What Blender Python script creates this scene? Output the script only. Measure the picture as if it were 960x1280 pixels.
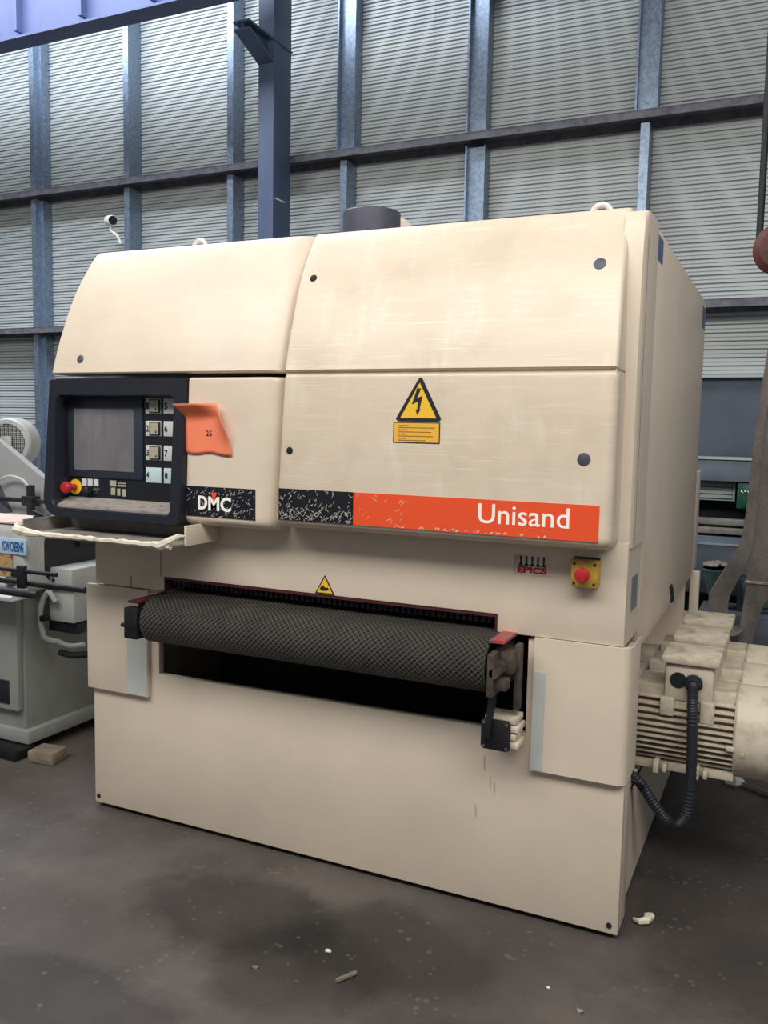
import bpy, bmesh, math, random
from mathutils import Vector, Matrix

random.seed(7)
for o in list(bpy.data.objects):
    bpy.data.objects.remove(o)
S = bpy.context.scene
COL = S.collection

# ------------------------------------------------------------------ camera
cam_d = bpy.data.cameras.new('camera')
cam = bpy.data.objects.new('camera', cam_d)
COL.objects.link(cam)
cam_d.sensor_fit = 'VERTICAL'
cam_d.sensor_height = 36.0
cam_d.lens = 1087.44 * 36.0 / 1280.0
_r = Vector((0.90545, 0.42401, 0.0193)).normalized()
_u = Vector((-0.0585, 0.07961, 0.99511)).normalized()
_f = Vector((-0.4204, 0.90215, -0.09688)).normalized()
cam.matrix_world = Matrix((
    (_r.x, _u.x, -_f.x, 2.5438),
    (_r.y, _u.y, -_f.y, -2.6659),
    (_r.z, _u.z, -_f.z, 1.5939),
    (0, 0, 0, 1)))
cam_d.clip_start = 0.05
S.camera = cam

# ------------------------------------------------------------------ world, lights, exposure
W = bpy.data.worlds.new('overcast_daylight')
S.world = W
W.use_nodes = True
bg = W.node_tree.nodes['Background']
bg.inputs[0].default_value = (0.90, 0.94, 1.0, 1)
bg.inputs[1].default_value = 0.215


def area(name, loc, target, sx, sy, power, col):
    d = bpy.data.lights.new(name, 'AREA')
    d.shape = 'RECTANGLE'
    d.size, d.size_y = sx, sy
    d.energy = power
    d.color = col
    o = bpy.data.objects.new(name, d)
    COL.objects.link(o)
    o.location = loc
    o.rotation_euler = (Vector(target) - Vector(loc)).to_track_quat('-Z', 'Y').to_euler()
    return o


area('roof_light_front', (2.2, -3.0, 4.9), (2.0, -0.2, 1.3), 10.0, 1.6, 435, (1.0, 0.957, 0.905))
area('wall_fill_light', (-4.2, 1.9, 7.2), (-4.2, 3.6, 0.0), 6.5, 2.0, 600, (0.84, 0.90, 1.0))  # added lamp out of view, brightens the upper left of the back wall

S.view_settings.view_transform = 'Standard'
S.view_settings.look = 'None'
S.view_settings.gamma = 1.0
S.view_settings.use_curve_mapping = False
S.view_settings.exposure = -0.06

# ------------------------------------------------------------------ materials
def lin(c):
    def f(v):
        v /= 255.0
        return v / 12.92 if v <= 0.04045 else ((v + 0.055) / 1.055) ** 2.4
    return (f(c[0]), f(c[1]), f(c[2]), 1.0)


def new_mat(name):
    m = bpy.data.materials.new(name)
    m.use_nodes = True
    nt = m.node_tree
    return m, nt, nt.nodes['Principled BSDF']


def mat(name, rgb, rough=0.5, metal=0.0, var=0.0, scale=6.0, rgb2=None, bump=0.0, bscale=60.0,
        stretch=(1, 1, 1), lo=0.35, hi=0.7, spec=0.5):
    m, nt, b = new_mat(name)
    b.inputs['Roughness'].default_value = rough
    b.inputs['Metallic'].default_value = metal
    b.inputs['Specular IOR Level'].default_value = spec
    c = lin(rgb)
    if rgb2 is None and var > 0:
        rgb2 = tuple(max(0, v * (1 - var)) for v in rgb)
    tc = None
    if rgb2 is not None or bump:
        tc = nt.nodes.new('ShaderNodeTexCoord')
        mp = nt.nodes.new('ShaderNodeMapping')
        mp.inputs['Scale'].default_value = stretch
        nt.links.new(tc.outputs['Object'], mp.inputs['Vector'])
    if rgb2 is not None:
        n = nt.nodes.new('ShaderNodeTexNoise')
        n.inputs['Scale'].default_value = scale
        n.inputs['Detail'].default_value = 7
        n.inputs['Roughness'].default_value = 0.62
        nt.links.new(mp.outputs[0], n.inputs['Vector'])
        cr = nt.nodes.new('ShaderNodeValToRGB')
        cr.color_ramp.elements[0].position = lo
        cr.color_ramp.elements[1].position = hi
        cr.color_ramp.elements[0].color = c
        cr.color_ramp.elements[1].color = lin(rgb2)
        nt.links.new(n.outputs['Fac'], cr.inputs[0])
        nt.links.new(cr.outputs[0], b.inputs['Base Color'])
    else:
        b.inputs['Base Color'].default_value = c
    if bump:
        n2 = nt.nodes.new('ShaderNodeTexNoise')
        n2.inputs['Scale'].default_value = bscale
        n2.inputs['Detail'].default_value = 4
        nt.links.new(mp.outputs[0], n2.inputs['Vector'])
        bp = nt.nodes.new('ShaderNodeBump')
        bp.inputs['Strength'].default_value = bump
        bp.inputs['Distance'].default_value = 0.01
        nt.links.new(n2.outputs['Fac'], bp.inputs['Height'])
        nt.links.new(bp.outputs[0], b.inputs['Normal'])
    return m


M = {}
M['cream'] = mat('cream_enamel', (223, 209, 189), 0.42, var=0.05, scale=2.2)
M['cream_cover'] = mat('cream_gelcoat', (230, 219, 201), 0.34, scale=2.6, rgb2=(217, 205, 187), stretch=(0.7, 1, 1.8), lo=0.42, hi=0.72)


def cover_material(name, rgb, rgb2, wear):
    m, nt, b = new_mat(name)
    b.inputs['Roughness'].default_value = 0.36
    tc = nt.nodes.new('ShaderNodeTexCoord')

    def layer(col, scale, stretch, rot, lo, hi, target, amount, detail=7):
        mp = nt.nodes.new('ShaderNodeMapping')
        mp.inputs['Scale'].default_value = stretch
        mp.inputs['Rotation'].default_value = (0, rot, 0)
        nt.links.new(tc.outputs['Object'], mp.inputs['Vector'])
        n = nt.nodes.new('ShaderNodeTexNoise')
        n.inputs['Scale'].default_value = scale
        n.inputs['Detail'].default_value = detail
        n.inputs['Roughness'].default_value = 0.6
        nt.links.new(mp.outputs[0], n.inputs['Vector'])
        r = nt.nodes.new('ShaderNodeMapRange')
        r.inputs['From Min'].default_value = lo
        r.inputs['From Max'].default_value = hi
        r.inputs['To Max'].default_value = amount
        nt.links.new(n.outputs['Fac'], r.inputs['Value'])
        mx = nt.nodes.new('ShaderNodeMix')
        mx.data_type = 'RGBA'
        nt.links.new(r.outputs[0], mx.inputs[0])
        if isinstance(col, tuple):
            mx.inputs[6].default_value = col
        else:
            nt.links.new(col, mx.inputs[6])
        mx.inputs[7].default_value = lin(target)
        return mx.outputs[2]
    c = layer(lin(rgb), 2.4, (0.7, 1, 1.4), 0.0, 0.38, 0.68, rgb2, 1.0)
    c = layer(c, 4.0, (1, 1, 1), 0.4, 0.50, 0.78, tuple(v * 0.88 for v in rgb2), wear)
    c = layer(c, 3.5, (1.5, 1, 46), 0.16, 0.58, 0.70, (240, 232, 216), wear * 0.8, 4)
    c = layer(c, 3.5, (2.0, 1, 60), -0.35, 0.60, 0.70, (240, 232, 216), wear * 0.7, 4)
    c = layer(c, 6.0, (2.2, 1, 0.6), 0.05, 0.56, 0.78, (240, 232, 216), wear * 0.8, 5)
    nt.links.new(c, b.inputs['Base Color'])
    return m


M['cream_cover'] = cover_material('cream_gelcoat', (223, 209, 190), (214, 199, 179), 0.22)
M['cream_worn'] = cover_material('scuffed_gelcoat', (218, 203, 182), (208, 192, 170), 0.5)
M['cream_dirty'] = mat('dirty_cream_paint', (214, 204, 184), 0.6, scale=14, rgb2=(150, 136, 114), lo=0.42, hi=0.75)
M['film'] = mat('pale_blue_film', (190, 196, 196), 0.35, scale=9, rgb2=(182, 184, 178))
M['black_plastic'] = mat('navy_black_plastic', (26, 29, 39), 0.38, scale=5, rgb2=(33, 36, 46))
M['black'] = mat('black_rubber', (20, 21, 25), 0.6)
M['panel_black'] = mat('panel_black', (17, 20, 30), 0.5)
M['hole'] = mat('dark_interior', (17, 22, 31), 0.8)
M['steel_dark'] = mat('dark_oiled_steel', (52, 52, 57), 0.45, metal=0.6, scale=20, rgb2=(38, 36, 38))
M['cast'] = mat('worn_cast_iron', (92, 82, 72), 0.7, metal=0.2, scale=28, rgb2=(50, 46, 44))
M['dark_red'] = mat('dark_red_paint', (84, 26, 32), 0.55, scale=20, rgb2=(58, 20, 26))
M['red_bar'] = mat('worn_red_paint', (176, 48, 52), 0.5, scale=26, rgb2=(120, 96, 92), lo=0.45, hi=0.6)
M['orange'] = mat('orange_vinyl', (232, 84, 44), 0.4)
M['vinyl_black'] = mat('black_vinyl', (22, 24, 32), 0.4)
M['white_print'] = mat('white_print', (250, 247, 240), 0.5)
M['scratch'] = mat('bare_scratch', (200, 196, 184), 0.6)
M['yellow'] = mat('warning_yellow', (236, 190, 50), 0.45)
M['yellow2'] = mat('label_yellow', (232, 178, 62), 0.5)
M['ink'] = mat('black_ink', (30, 30, 40), 0.5)
M['ink_brown'] = mat('fine_print', (134, 100, 48), 0.6)
M['red_button'] = mat('red_button', (178, 38, 46), 0.35)
M['estop_yellow'] = mat('estop_yellow', (206, 164, 66), 0.45, scale=30, rgb2=(170, 130, 50))
M['screen'] = mat('dead_screen', (100, 99, 103), 0.22, scale=3.5, rgb2=(122, 120, 122), stretch=(3, 1, 1))
M['bezel'] = mat('slate_bezel', (44, 52, 65), 0.4)
M['plate_white'] = mat('label_white', (206, 208, 208), 0.45)
M['plate_blue'] = mat('label_pale_blue', (192, 216, 218), 0.45)
M['meter_face'] = mat('meter_face', (170, 166, 148), 0.3)
M['dust'] = mat('dusty_ledge', (146, 140, 133), 0.9, scale=18, rgb2=(86, 84, 86), lo=0.5, hi=0.75, stretch=(1, 3, 1))
M['tape'] = mat('masking_tape', (222, 214, 196), 0.6, scale=30, rgb2=(180, 160, 126), lo=0.5, hi=0.75)
M['tray'] = mat('tray_grey', (150, 144, 136), 0.6, scale=12, rgb2=(112, 108, 104))
M['chrome'] = mat('chrome', (200, 200, 205), 0.2, metal=1.0)
M['paper'] = mat('orange_paper', (244, 136, 100), 0.7, scale=8, rgb2=(240, 126, 90))
M['motor'] = mat('motor_paint', (206, 196, 176), 0.55, scale=18, rgb2=(160, 146, 124), lo=0.45, hi=0.8)
M['conduit'] = mat('conduit_grey', (36, 40, 48), 0.5)
M['grey_label'] = mat('grey_label', (120, 124, 132), 0.5)
M['blue_label'] = mat('blue_label', (52, 86, 142), 0.4)
M['duct'] = mat('duct_grey', (74, 76, 92), 0.5, scale=8, rgb2=(62, 64, 78))
M['clear'] = mat('translucent_plastic', (214, 212, 208), 0.2)
# planer
M['planer'] = mat('pale_green_grey_paint', (150, 154, 150), 0.5, scale=5, rgb2=(134, 138, 134))
M['planer_light'] = mat('light_grey_paint', (186, 190, 187), 0.5, scale=8, rgb2=(168, 172, 170))
M['planer_guard'] = mat('chipped_guard', (160, 162, 162), 0.55, scale=16, rgb2=(110, 106, 104), lo=0.62, hi=0.72)
M['planer_dark'] = mat('planer_dark', (24, 27, 36), 0.5)
M['sign_blue'] = mat('sign_blue', (176, 204, 226), 0.45)
M['sign_ink'] = mat('sign_ink', (40, 90, 150), 0.5)
M['sticker'] = mat('faded_sticker', (176, 150, 102), 0.6, scale=14, rgb2=(150, 70, 46), lo=0.52, hi=0.6, stretch=(1, 1, 3))
M['print_panel'] = mat('printed_panel', (226, 228, 232), 0.5)
M['pink_paper'] = mat('pale_pink_paper', (226, 206, 200), 0.7, scale=12, rgb2=(214, 176, 168))
M['wood'] = mat('weathered_wood', (142, 128, 112), 0.85, scale=10, rgb2=(106, 92, 80), stretch=(1, 6, 6))
# background
M['clad'] = mat('painted_sheet', (196, 202, 200), 0.45, scale=1.1, rgb2=(182, 188, 188))
M['clad'].node_tree.nodes['Principled BSDF'].inputs['Metallic'].default_value = 0.0
M['dado'] = mat('blue_grey_masonry', (92, 100, 111), 0.8, scale=2, rgb2=(78, 86, 97), bump=0.2, bscale=30)
M['girt'] = mat('grey_girt_steel', (118, 118, 126), 0.6, scale=12, rgb2=(82, 82, 92))
M['column'] = mat('blue_grey_column_paint', (76, 90, 118), 0.5, scale=3, rgb2=(68, 80, 106))
M['beam'] = mat('blue_beam_paint', (92, 104, 146), 0.55, scale=3, rgb2=(84, 94, 132))
M['galv'] = mat('galvanised_steel', (150, 166, 186), 0.40, metal=0.7, scale=38, rgb2=(104, 120, 140), lo=0.4, hi=0.75)
M['strap'] = mat('grey_webbing', (124, 116, 110), 0.85, scale=9, rgb2=(92, 86, 82), bump=0.5, bscale=140, stretch=(1, 1, 0.6))
M['hook'] = mat('rusty_red_hook', (98, 44, 38), 0.6, scale=14, rgb2=(60, 34, 36))
M['bluegrey'] = mat('blue_grey_machine', (106, 117, 128), 0.55, scale=4, rgb2=(90, 100, 110))
M['slate'] = mat('slate_grey_paint', (82, 88, 96), 0.6, scale=6, rgb2=(68, 74, 82))
M['teal'] = mat('teal_paint', (82, 106, 104), 0.55, scale=9, rgb2=(60, 80, 82))
M['green'] = mat('green_paint', (26, 94, 72), 0.5, scale=7, rgb2=(20, 78, 60))
M['louvre'] = mat('louvre_grey', (176, 188, 184), 0.5)
M['rag'] = mat('dirty_rag', (176, 162, 148), 0.9, scale=22, rgb2=(110, 100, 94))
M['stain_brown'] = mat('rust_stain', (200, 182, 155), 0.8, scale=60, rgb2=(182, 158, 126))
M['crumb'] = mat('cream_crumb', (226, 220, 196), 0.7)
M['twig'] = mat('grey_stick', (118, 110, 100), 0.8)


def belt_material():
    m, nt, b = new_mat('diamond_rubber_belt')
    b.inputs['Roughness'].default_value = 0.75
    uv = nt.nodes.new('ShaderNodeUVMap')
    sep = nt.nodes.new('ShaderNodeSeparateXYZ')
    nt.links.new(uv.outputs[0], sep.inputs[0])

    def math_node(op, a, bb=None):
        n = nt.nodes.new('ShaderNodeMath')
        n.operation = op
        for i, v in enumerate((a, bb)):
            if v is None:
                continue
            if isinstance(v, (int, float)):
                n.inputs[i].default_value = v
            else:
                nt.links.new(v, n.inputs[i])
        return n.outputs[0]
    k = math.pi / 0.0142
    p = math_node('ADD', sep.outputs[0], sep.outputs[1])
    q = math_node('SUBTRACT', sep.outputs[0], sep.outputs[1])
    s1 = math_node('ABSOLUTE', math_node('SINE', math_node('MULTIPLY', p, k * 0.7071)))
    s2 = math_node('ABSOLUTE', math_node('SINE', math_node('MULTIPLY', q, k * 0.7071)))
    h = math_node('MULTIPLY', s1, s2)
    cr = nt.nodes.new('ShaderNodeValToRGB')
    cr.color_ramp.elements[0].position = 0.30
    cr.color_ramp.elements[0].color = lin((80, 77, 71))
    cr.color_ramp.elements[1].position = 0.52
    cr.color_ramp.elements[1].color = lin((38, 38, 38))
    nt.links.new(h, cr.inputs[0])
    n = nt.nodes.new('ShaderNodeTexNoise')
    n.inputs['Scale'].default_value = 7
    n.inputs['Detail'].default_value = 5
    tc = nt.nodes.new('ShaderNodeTexCoord')
    nt.links.new(tc.outputs['Object'], n.inputs['Vector'])
    cr2 = nt.nodes.new('ShaderNodeValToRGB')
    cr2.color_ramp.elements[0].position = 0.3
    cr2.color_ramp.elements[0].color = (0.62, 0.62, 0.62, 1)
    cr2.color_ramp.elements[1].position = 0.7
    cr2.color_ramp.elements[1].color = (1.1, 1.08, 1.02, 1)
    nt.links.new(n.outputs['Fac'], cr2.inputs[0])
    mx = nt.nodes.new('ShaderNodeMix')
    mx.data_type = 'RGBA'
    mx.blend_type = 'MULTIPLY'
    mx.inputs[0].default_value = 1.0
    nt.links.new(cr.outputs[0], mx.inputs[6])
    nt.links.new(cr2.outputs[0], mx.inputs[7])
    nt.links.new(mx.outputs[2], b.inputs['Base Color'])
    bp = nt.nodes.new('ShaderNodeBump')
    bp.invert = True
    bp.inputs['Strength'].default_value = 0.9
    bp.inputs['Distance'].default_value = 0.004
    nt.links.new(h, bp.inputs['Height'])
    nt.links.new(bp.outputs[0], b.inputs['Normal'])
    return m


M['belt'] = belt_material()


def floor_material():
    m, nt, b = new_mat('stained_concrete')
    b.inputs['Roughness'].default_value = 0.72
    tc = nt.nodes.new('ShaderNodeTexCoord')

    def noise(scale, detail=6, rough=0.6):
        n = nt.nodes.new('ShaderNodeTexNoise')
        n.inputs['Scale'].default_value = scale
        n.inputs['Detail'].default_value = detail
        n.inputs['Roughness'].default_value = rough
        nt.links.new(tc.outputs['Object'], n.inputs['Vector'])
        return n
    n1 = noise(1.3, 8, 0.62)
    cr = nt.nodes.new('ShaderNodeValToRGB')
    cr.color_ramp.elements[0].position = 0.32
    cr.color_ramp.elements[0].color = lin((65, 61, 58))
    cr.color_ramp.elements[1].position = 0.68
    cr.color_ramp.elements[1].color = lin((96, 89, 84))
    e = cr.color_ramp.elements.new(0.5)
    e.color = lin((79, 73, 69))
    nt.links.new(n1.outputs['Fac'], cr.inputs[0])
    col = cr.outputs[0]
    # oily stains with their own outlines, plus painted shade under the motors
    nd = noise(3.4, 9, 0.68)
    for (sx, sy, rx, ry, dark) in ((0.98, -0.40, 0.42, 0.26, 0.50), (1.50, -0.36, 0.42, 0.26, 0.62), (0.80, -0.98, 0.46, 0.20, 0.55), (1.30, -0.55, 0.34, 0.26, 0.60),
                                   (2.75, 0.5, 0.75, 1.1, 0.62), (1.95, -0.75, 0.45, 0.25, 0.75), (0.05, -0.25, 0.35, 0.22, 0.72)):  # first entry here is the motors' shade, put into the floor colour
        mp = nt.nodes.new('ShaderNodeMapping')
        mp.vector_type = 'POINT'
        mp.inputs['Location'].default_value = (-sx / rx, -sy / ry, 0)
        mp.inputs['Scale'].default_value = (1 / rx, 1 / ry, 0)
        nt.links.new(tc.outputs['Object'], mp.inputs['Vector'])
        ln = nt.nodes.new('ShaderNodeVectorMath')
        ln.operation = 'LENGTH'
        nt.links.new(mp.outputs[0], ln.inputs[0])
        ad = nt.nodes.new('ShaderNodeMath')
        ad.operation = 'MULTIPLY_ADD'
        nt.links.new(nd.outputs['Fac'], ad.inputs[0])
        ad.inputs[1].default_value = 1.2
        nt.links.new(ln.outputs['Value'], ad.inputs[2])
        rp = nt.nodes.new('ShaderNodeMapRange')
        rp.inputs['From Min'].default_value = 1.28
        rp.inputs['From Max'].default_value = 1.60
        rp.inputs['To Min'].default_value = dark
        rp.inputs['To Max'].default_value = 1.0
        nt.links.new(ad.outputs[0], rp.inputs['Value'])
        mx = nt.nodes.new('ShaderNodeMix')
        mx.data_type = 'RGBA'
        mx.blend_type = 'MULTIPLY'
        mx.inputs[0].default_value = 1.0
        nt.links.new(col, mx.inputs[6])
        nt.links.new(rp.outputs[0], mx.inputs[7])
        col = mx.outputs[2]
    # pale aggregate specks
    v = nt.nodes.new('ShaderNodeTexVoronoi')
    v.inputs['Scale'].default_value = 26
    nt.links.new(tc.outputs['Object'], v.inputs['Vector'])
    n3 = noise(5, 3)
    sp = nt.nodes.new('ShaderNodeMath')
    sp.operation = 'MULTIPLY_ADD'
    nt.links.new(n3.outputs['Fac'], sp.inputs[0])
    sp.inputs[1].default_value = 0.9
    nt.links.new(v.outputs['Distance'], sp.inputs[2])
    rs = nt.nodes.new('ShaderNodeMapRange')
    rs.inputs['From Min'].default_value = 0.50
    rs.inputs['From Max'].default_value = 0.60
    rs.inputs['To Min'].default_value = 0.42
    rs.inputs['To Max'].default_value = 0.0
    nt.links.new(sp.outputs[0], rs.inputs['Value'])
    mx = nt.nodes.new('ShaderNodeMix')
    mx.data_type = 'RGBA'
    nt.links.new(rs.outputs[0], mx.inputs[0])
    nt.links.new(col, mx.inputs[6])
    mx.inputs[7].default_value = lin((116, 108, 101))
    nt.links.new(mx.outputs[2], b.inputs['Base Color'])
    n4 = noise(60, 5)
    bp = nt.nodes.new('ShaderNodeBump')
    bp.inputs['Strength'].default_value = 0.18
    bp.inputs['Distance'].default_value = 0.01
    nt.links.new(n4.outputs['Fac'], bp.inputs['Height'])
    nt.links.new(bp.outputs[0], b.inputs['Normal'])
    return m


M['floor'] = floor_material()


# ------------------------------------------------------------------ mesh helpers
class MB:
    def __init__(self):
        self.bm = bmesh.new()

    def _merge(self, t):
        me = bpy.data.meshes.new('tmp')
        t.to_mesh(me)
        t.free()
        self.bm.from_mesh(me)
        bpy.data.meshes.remove(me)

    def box(self, x0, x1, y0, y1, z0, z1, bev=0.0, seg=2, rot=None):
        t = bmesh.new()
        bmesh.ops.create_cube(t, size=1.0)
        cx, cy, cz = (x0 + x1) / 2, (y0 + y1) / 2, (z0 + z1) / 2
        for v in t.verts:
            v.co = Vector((v.co.x * (x1 - x0), v.co.y * (y1 - y0), v.co.z * (z1 - z0)))
        if bev > 0:
            bmesh.ops.bevel(t, geom=t.edges[:], offset=bev, segments=seg, profile=0.5, affect='EDGES')
        R = rot.to_4x4() if rot else Matrix.Identity(4)
        bmesh.ops.transform(t, matrix=Matrix.Translation((cx, cy, cz)) @ R, verts=t.verts[:])
        self._merge(t)
        return self

    def prism(self, pts, axis, a, b, bev=0.0):
        """polygon pts in the two other axes (xz for y, yz for x, xy for z), extruded a..b"""
        t = bmesh.new()

        def P(p, w):
            if axis == 'y':
                return (p[0], w, p[1])
            if axis == 'x':
                return (w, p[0], p[1])
            return (p[0], p[1], w)
        va = [t.verts.new(P(p, a)) for p in pts]
        vb = [t.verts.new(P(p, b)) for p in pts]
        n = len(pts)
        t.faces.new(va)
        t.faces.new(vb[::-1])
        for i in range(n):
            j = (i + 1) % n
            t.faces.new((va[j], va[i], vb[i], vb[j]))
        bmesh.ops.recalc_face_normals(t, faces=t.faces[:])
        if bev > 0:
            bmesh.ops.bevel(t, geom=t.edges[:], offset=bev, segments=2, profile=0.5, affect='EDGES')
        self._merge(t)
        return self

    def lathe(self, prof, origin, axis='x', n=24, cap=True):
        """prof: list of (along, radius)"""
        t = bmesh.new()
        o = Vector(origin)
        ax = {'x': Vector((1, 0, 0)), 'y': Vector((0, 1, 0)), 'z': Vector((0, 0, 1))}[axis] if isinstance(axis, str) else Vector(axis).normalized()
        e1 = ax.orthogonal().normalized()
        e2 = ax.cross(e1)
        rings = []
        for (l, r) in prof:
            rings.append([t.verts.new(o + ax * l + (e1 * math.cos(2 * math.pi * i / n) + e2 * math.sin(2 * math.pi * i / n)) * max(r, 1e-4)) for i in range(n)])
        for a, b in zip(rings, rings[1:]):
            for i in range(n):
                j = (i + 1) % n
                t.faces.new((a[i], a[j], b[j], b[i]))
        if cap:
            t.faces.new(rings[0][::-1])
            t.faces.new(rings[-1])
        bmesh.ops.recalc_face_normals(t, faces=t.faces[:])
        self._merge(t)
        return self

    def cyl(self, p0, p1, r, n=16, r1=None):
        p0, p1 = Vector(p0), Vector(p1)
        d = p1 - p0
        return self.lathe([(0, r), (d.length, r if r1 is None else r1)], p0, d, n)

    def tube(self, pts, r, n=10, smooth=0, ribs=False):
        pts = [Vector(p) for p in pts]
        if smooth:
            pts = spline(pts, smooth)
        t = bmesh.new()
        rings = []
        prev = None
        for i, p in enumerate(pts):
            d = (pts[min(i + 1, len(pts) - 1)] - pts[max(i - 1, 0)]).normalized()
            if prev is None:
                e1 = d.orthogonal().normalized()
            else:
                e1 = (prev - d * prev.dot(d)).normalized()
            prev = e1
            e2 = d.cross(e1)
            rr = (r[i] if isinstance(r, (list, tuple)) else r) * ((1.0 if i % 2 else 0.88) if ribs else 1.0)
            rings.append([t.verts.new(p + (e1 * math.cos(2 * math.pi * k / n) + e2 * math.sin(2 * math.pi * k / n)) * rr) for k in range(n)])
        for a, b in zip(rings, rings[1:]):
            for i in range(n):
                j = (i + 1) % n
                t.faces.new((a[i], a[j], b[j], b[i]))
        t.faces.new(rings[0][::-1])
        t.faces.new(rings[-1])
        bmesh.ops.recalc_face_normals(t, faces=t.faces[:])
        self._merge(t)
        return self

    def loft(self, sections, cap=True, closed=True):
        t = bmesh.new()
        rings = [[t.verts.new(p) for p in s] for s in sections]
        n = len(sections[0])
        for a, b in zip(rings, rings[1:]):
            for i in range(n if closed else n - 1):
                j = (i + 1) % n
                t.faces.new((a[i], a[j], b[j], b[i]))
        if cap:
            t.faces.new(rings[0][::-1])
            t.faces.new(rings[-1])
        bmesh.ops.recalc_face_normals(t, faces=t.faces[:])
        self._merge(t)
        return self

    def faces(self, verts, faces):
        vs = [self.bm.verts.new(v) for v in verts]
        for f in faces:
            self.bm.faces.new([vs[i] for i in f])
        return self

    def build(self, name, m, parent=None, angle=32, kind=None, label=None):
        me = bpy.data.meshes.new(name)
        self.bm.to_mesh(me)
        self.bm.free()
        for p in me.polygons:
            p.use_smooth = True
        me.set_sharp_from_angle(angle=math.radians(angle))
        me.materials.append(m)
        o = bpy.data.objects.new(name, me)
        COL.objects.link(o)
        if parent is not None:
            o.parent = parent
            if parent.type == 'EMPTY':
                o.matrix_parent_inverse = Matrix.Translation(-parent.location)
        if kind:
            o['kind'] = kind
        if label:
            o['label'] = label
        return o


def spline(pts, k):
    pts = [Vector(p) for p in pts]
    out = []
    for i in range(len(pts) - 1):
        p0, p1, p2, p3 = pts[max(i - 1, 0)], pts[i], pts[i + 1], pts[min(i + 2, len(pts) - 1)]
        for s in range(k):
            t = s / k
            out.append(0.5 * ((2 * p1) + (p2 - p0) * t + (2 * p0 - 5 * p1 + 4 * p2 - p3) * t * t + (3 * p1 - p0 - 3 * p2 + p3) * t ** 3))
    out.append(pts[-1])
    return out


def rrect(x0, x1, z0, z1, r, n=5):
    """rounded rectangle outline (r may be a 4-tuple BL, BR, TR, TL)"""
    rs = r if isinstance(r, (tuple, list)) else (r,) * 4
    out = []
    for (cx, cz, a0, rr) in ((x0 + rs[0], z0 + rs[0], 180, rs[0]), (x1 - rs[1], z0 + rs[1], 270, rs[1]),
                             (x1 - rs[2], z1 - rs[2], 0, rs[2]), (x0 + rs[3], z1 - rs[3], 90, rs[3])):
        for i in range(n + 1):
            a = math.radians(a0 + 90.0 * i / n)
            out.append((cx + rr * math.cos(a), cz + rr * math.sin(a)))
    return out


def thing(name, loc, label, cat, group=None, kind=None):
    e = bpy.data.objects.new(name, None)
    COL.objects.link(e)
    e.location = loc
    e.empty_display_size = 0.1
    return tag(e, label, cat, group, kind)


def tag(o, label, cat, group=None, kind=None):
    o['label'] = label
    o['category'] = cat
    if group:
        o['group'] = group
    if kind:
        o['kind'] = kind
    return o


def text(string, x0, x1, z0, z1, y, m, parent, name='lettering', depth=0.001, bold=0.0, shear=0.0, label=None):
    cu = bpy.data.curves.new('t', 'FONT')
    cu.body = string
    cu.extrude = 0.0
    cu.offset = bold
    cu.shear = shear
    cu.resolution_u = 4
    ob = bpy.data.objects.new('t', cu)
    COL.objects.link(ob)
    bpy.context.view_layer.update()
    me = bpy.data.meshes.new_from_object(ob.evaluated_get(bpy.context.evaluated_depsgraph_get()))
    bpy.data.objects.remove(ob)
    bpy.data.curves.remove(cu)
    xs = [v.co.x for v in me.vertices]
    ys = [v.co.y for v in me.vertices]
    ax, bx, ay, by = min(xs), max(xs), min(ys), max(ys)
    t = bmesh.new()
    t.from_mesh(me)
    bpy.data.meshes.remove(me)
    for v in t.verts:
        v.co = Vector((x0 + (v.co.x - ax) / (bx - ax) * (x1 - x0), y, z0 + (v.co.y - ay) / (by - ay) * (z1 - z0)))
    r = bmesh.ops.extrude_face_region(t, geom=t.faces[:])
    bmesh.ops.translate(t, vec=(0, -depth, 0), verts=[g for g in r['geom'] if isinstance(g, bmesh.types.BMVert)])
    bmesh.ops.recalc_face_normals(t, faces=t.faces[:])
    b = MB()
    b._merge(t)
    return b.build(name, m, parent, label=label)


def box_part(name, m, parent, x0, x1, y0, y1, z0, z1, bev=0.0, label=None):
    return MB().box(x0, x1, y0, y1, z0, z1, bev).build(name, m, parent, label=label)


def copy_at(o, dx, dy, dz, parent=None):
    """copy of a mesh object and its children, shifted"""
    c = o.copy()
    COL.objects.link(c)
    c.location = o.location + Vector((dx, dy, dz))
    c.parent = o.parent
    c.matrix_parent_inverse = o.matrix_parent_inverse
    for ch in list(o.children):
        k = ch.copy()
        COL.objects.link(k)
        k.parent = c
        k.matrix_parent_inverse = ch.matrix_parent_inverse
    return c


# ================================================================== SETTING
floor = MB().box(-15, 9, -8, 5.2, -0.12, 0.0).build('floor', M['floor'])
tag(floor, 'dark grey stained concrete workshop floor', 'floor', kind='structure')

WALL_Y = 5.0
dado = MB()
dado.prism([(-15, 0), (9, 0), (9, 2.08), (-0.6, 2.08), (-0.6, 1.33), (-15, 1.33)], 'y', WALL_Y + 0.02, WALL_Y + 0.25)
wall = dado.build('wall_back', M['dado'])
tag(wall, 'back wall of pale ribbed metal sheeting above a blue-grey masonry base', 'wall', kind='structure')

PER = 0.0663
RIB = ((0.0, 0.0), (0.14, 0.004), (0.18, 0.026), (0.50, 0.024), (0.53, 0.013), (0.60, 0.013), (0.63, 0.024), (0.97, 0.022))


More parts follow.
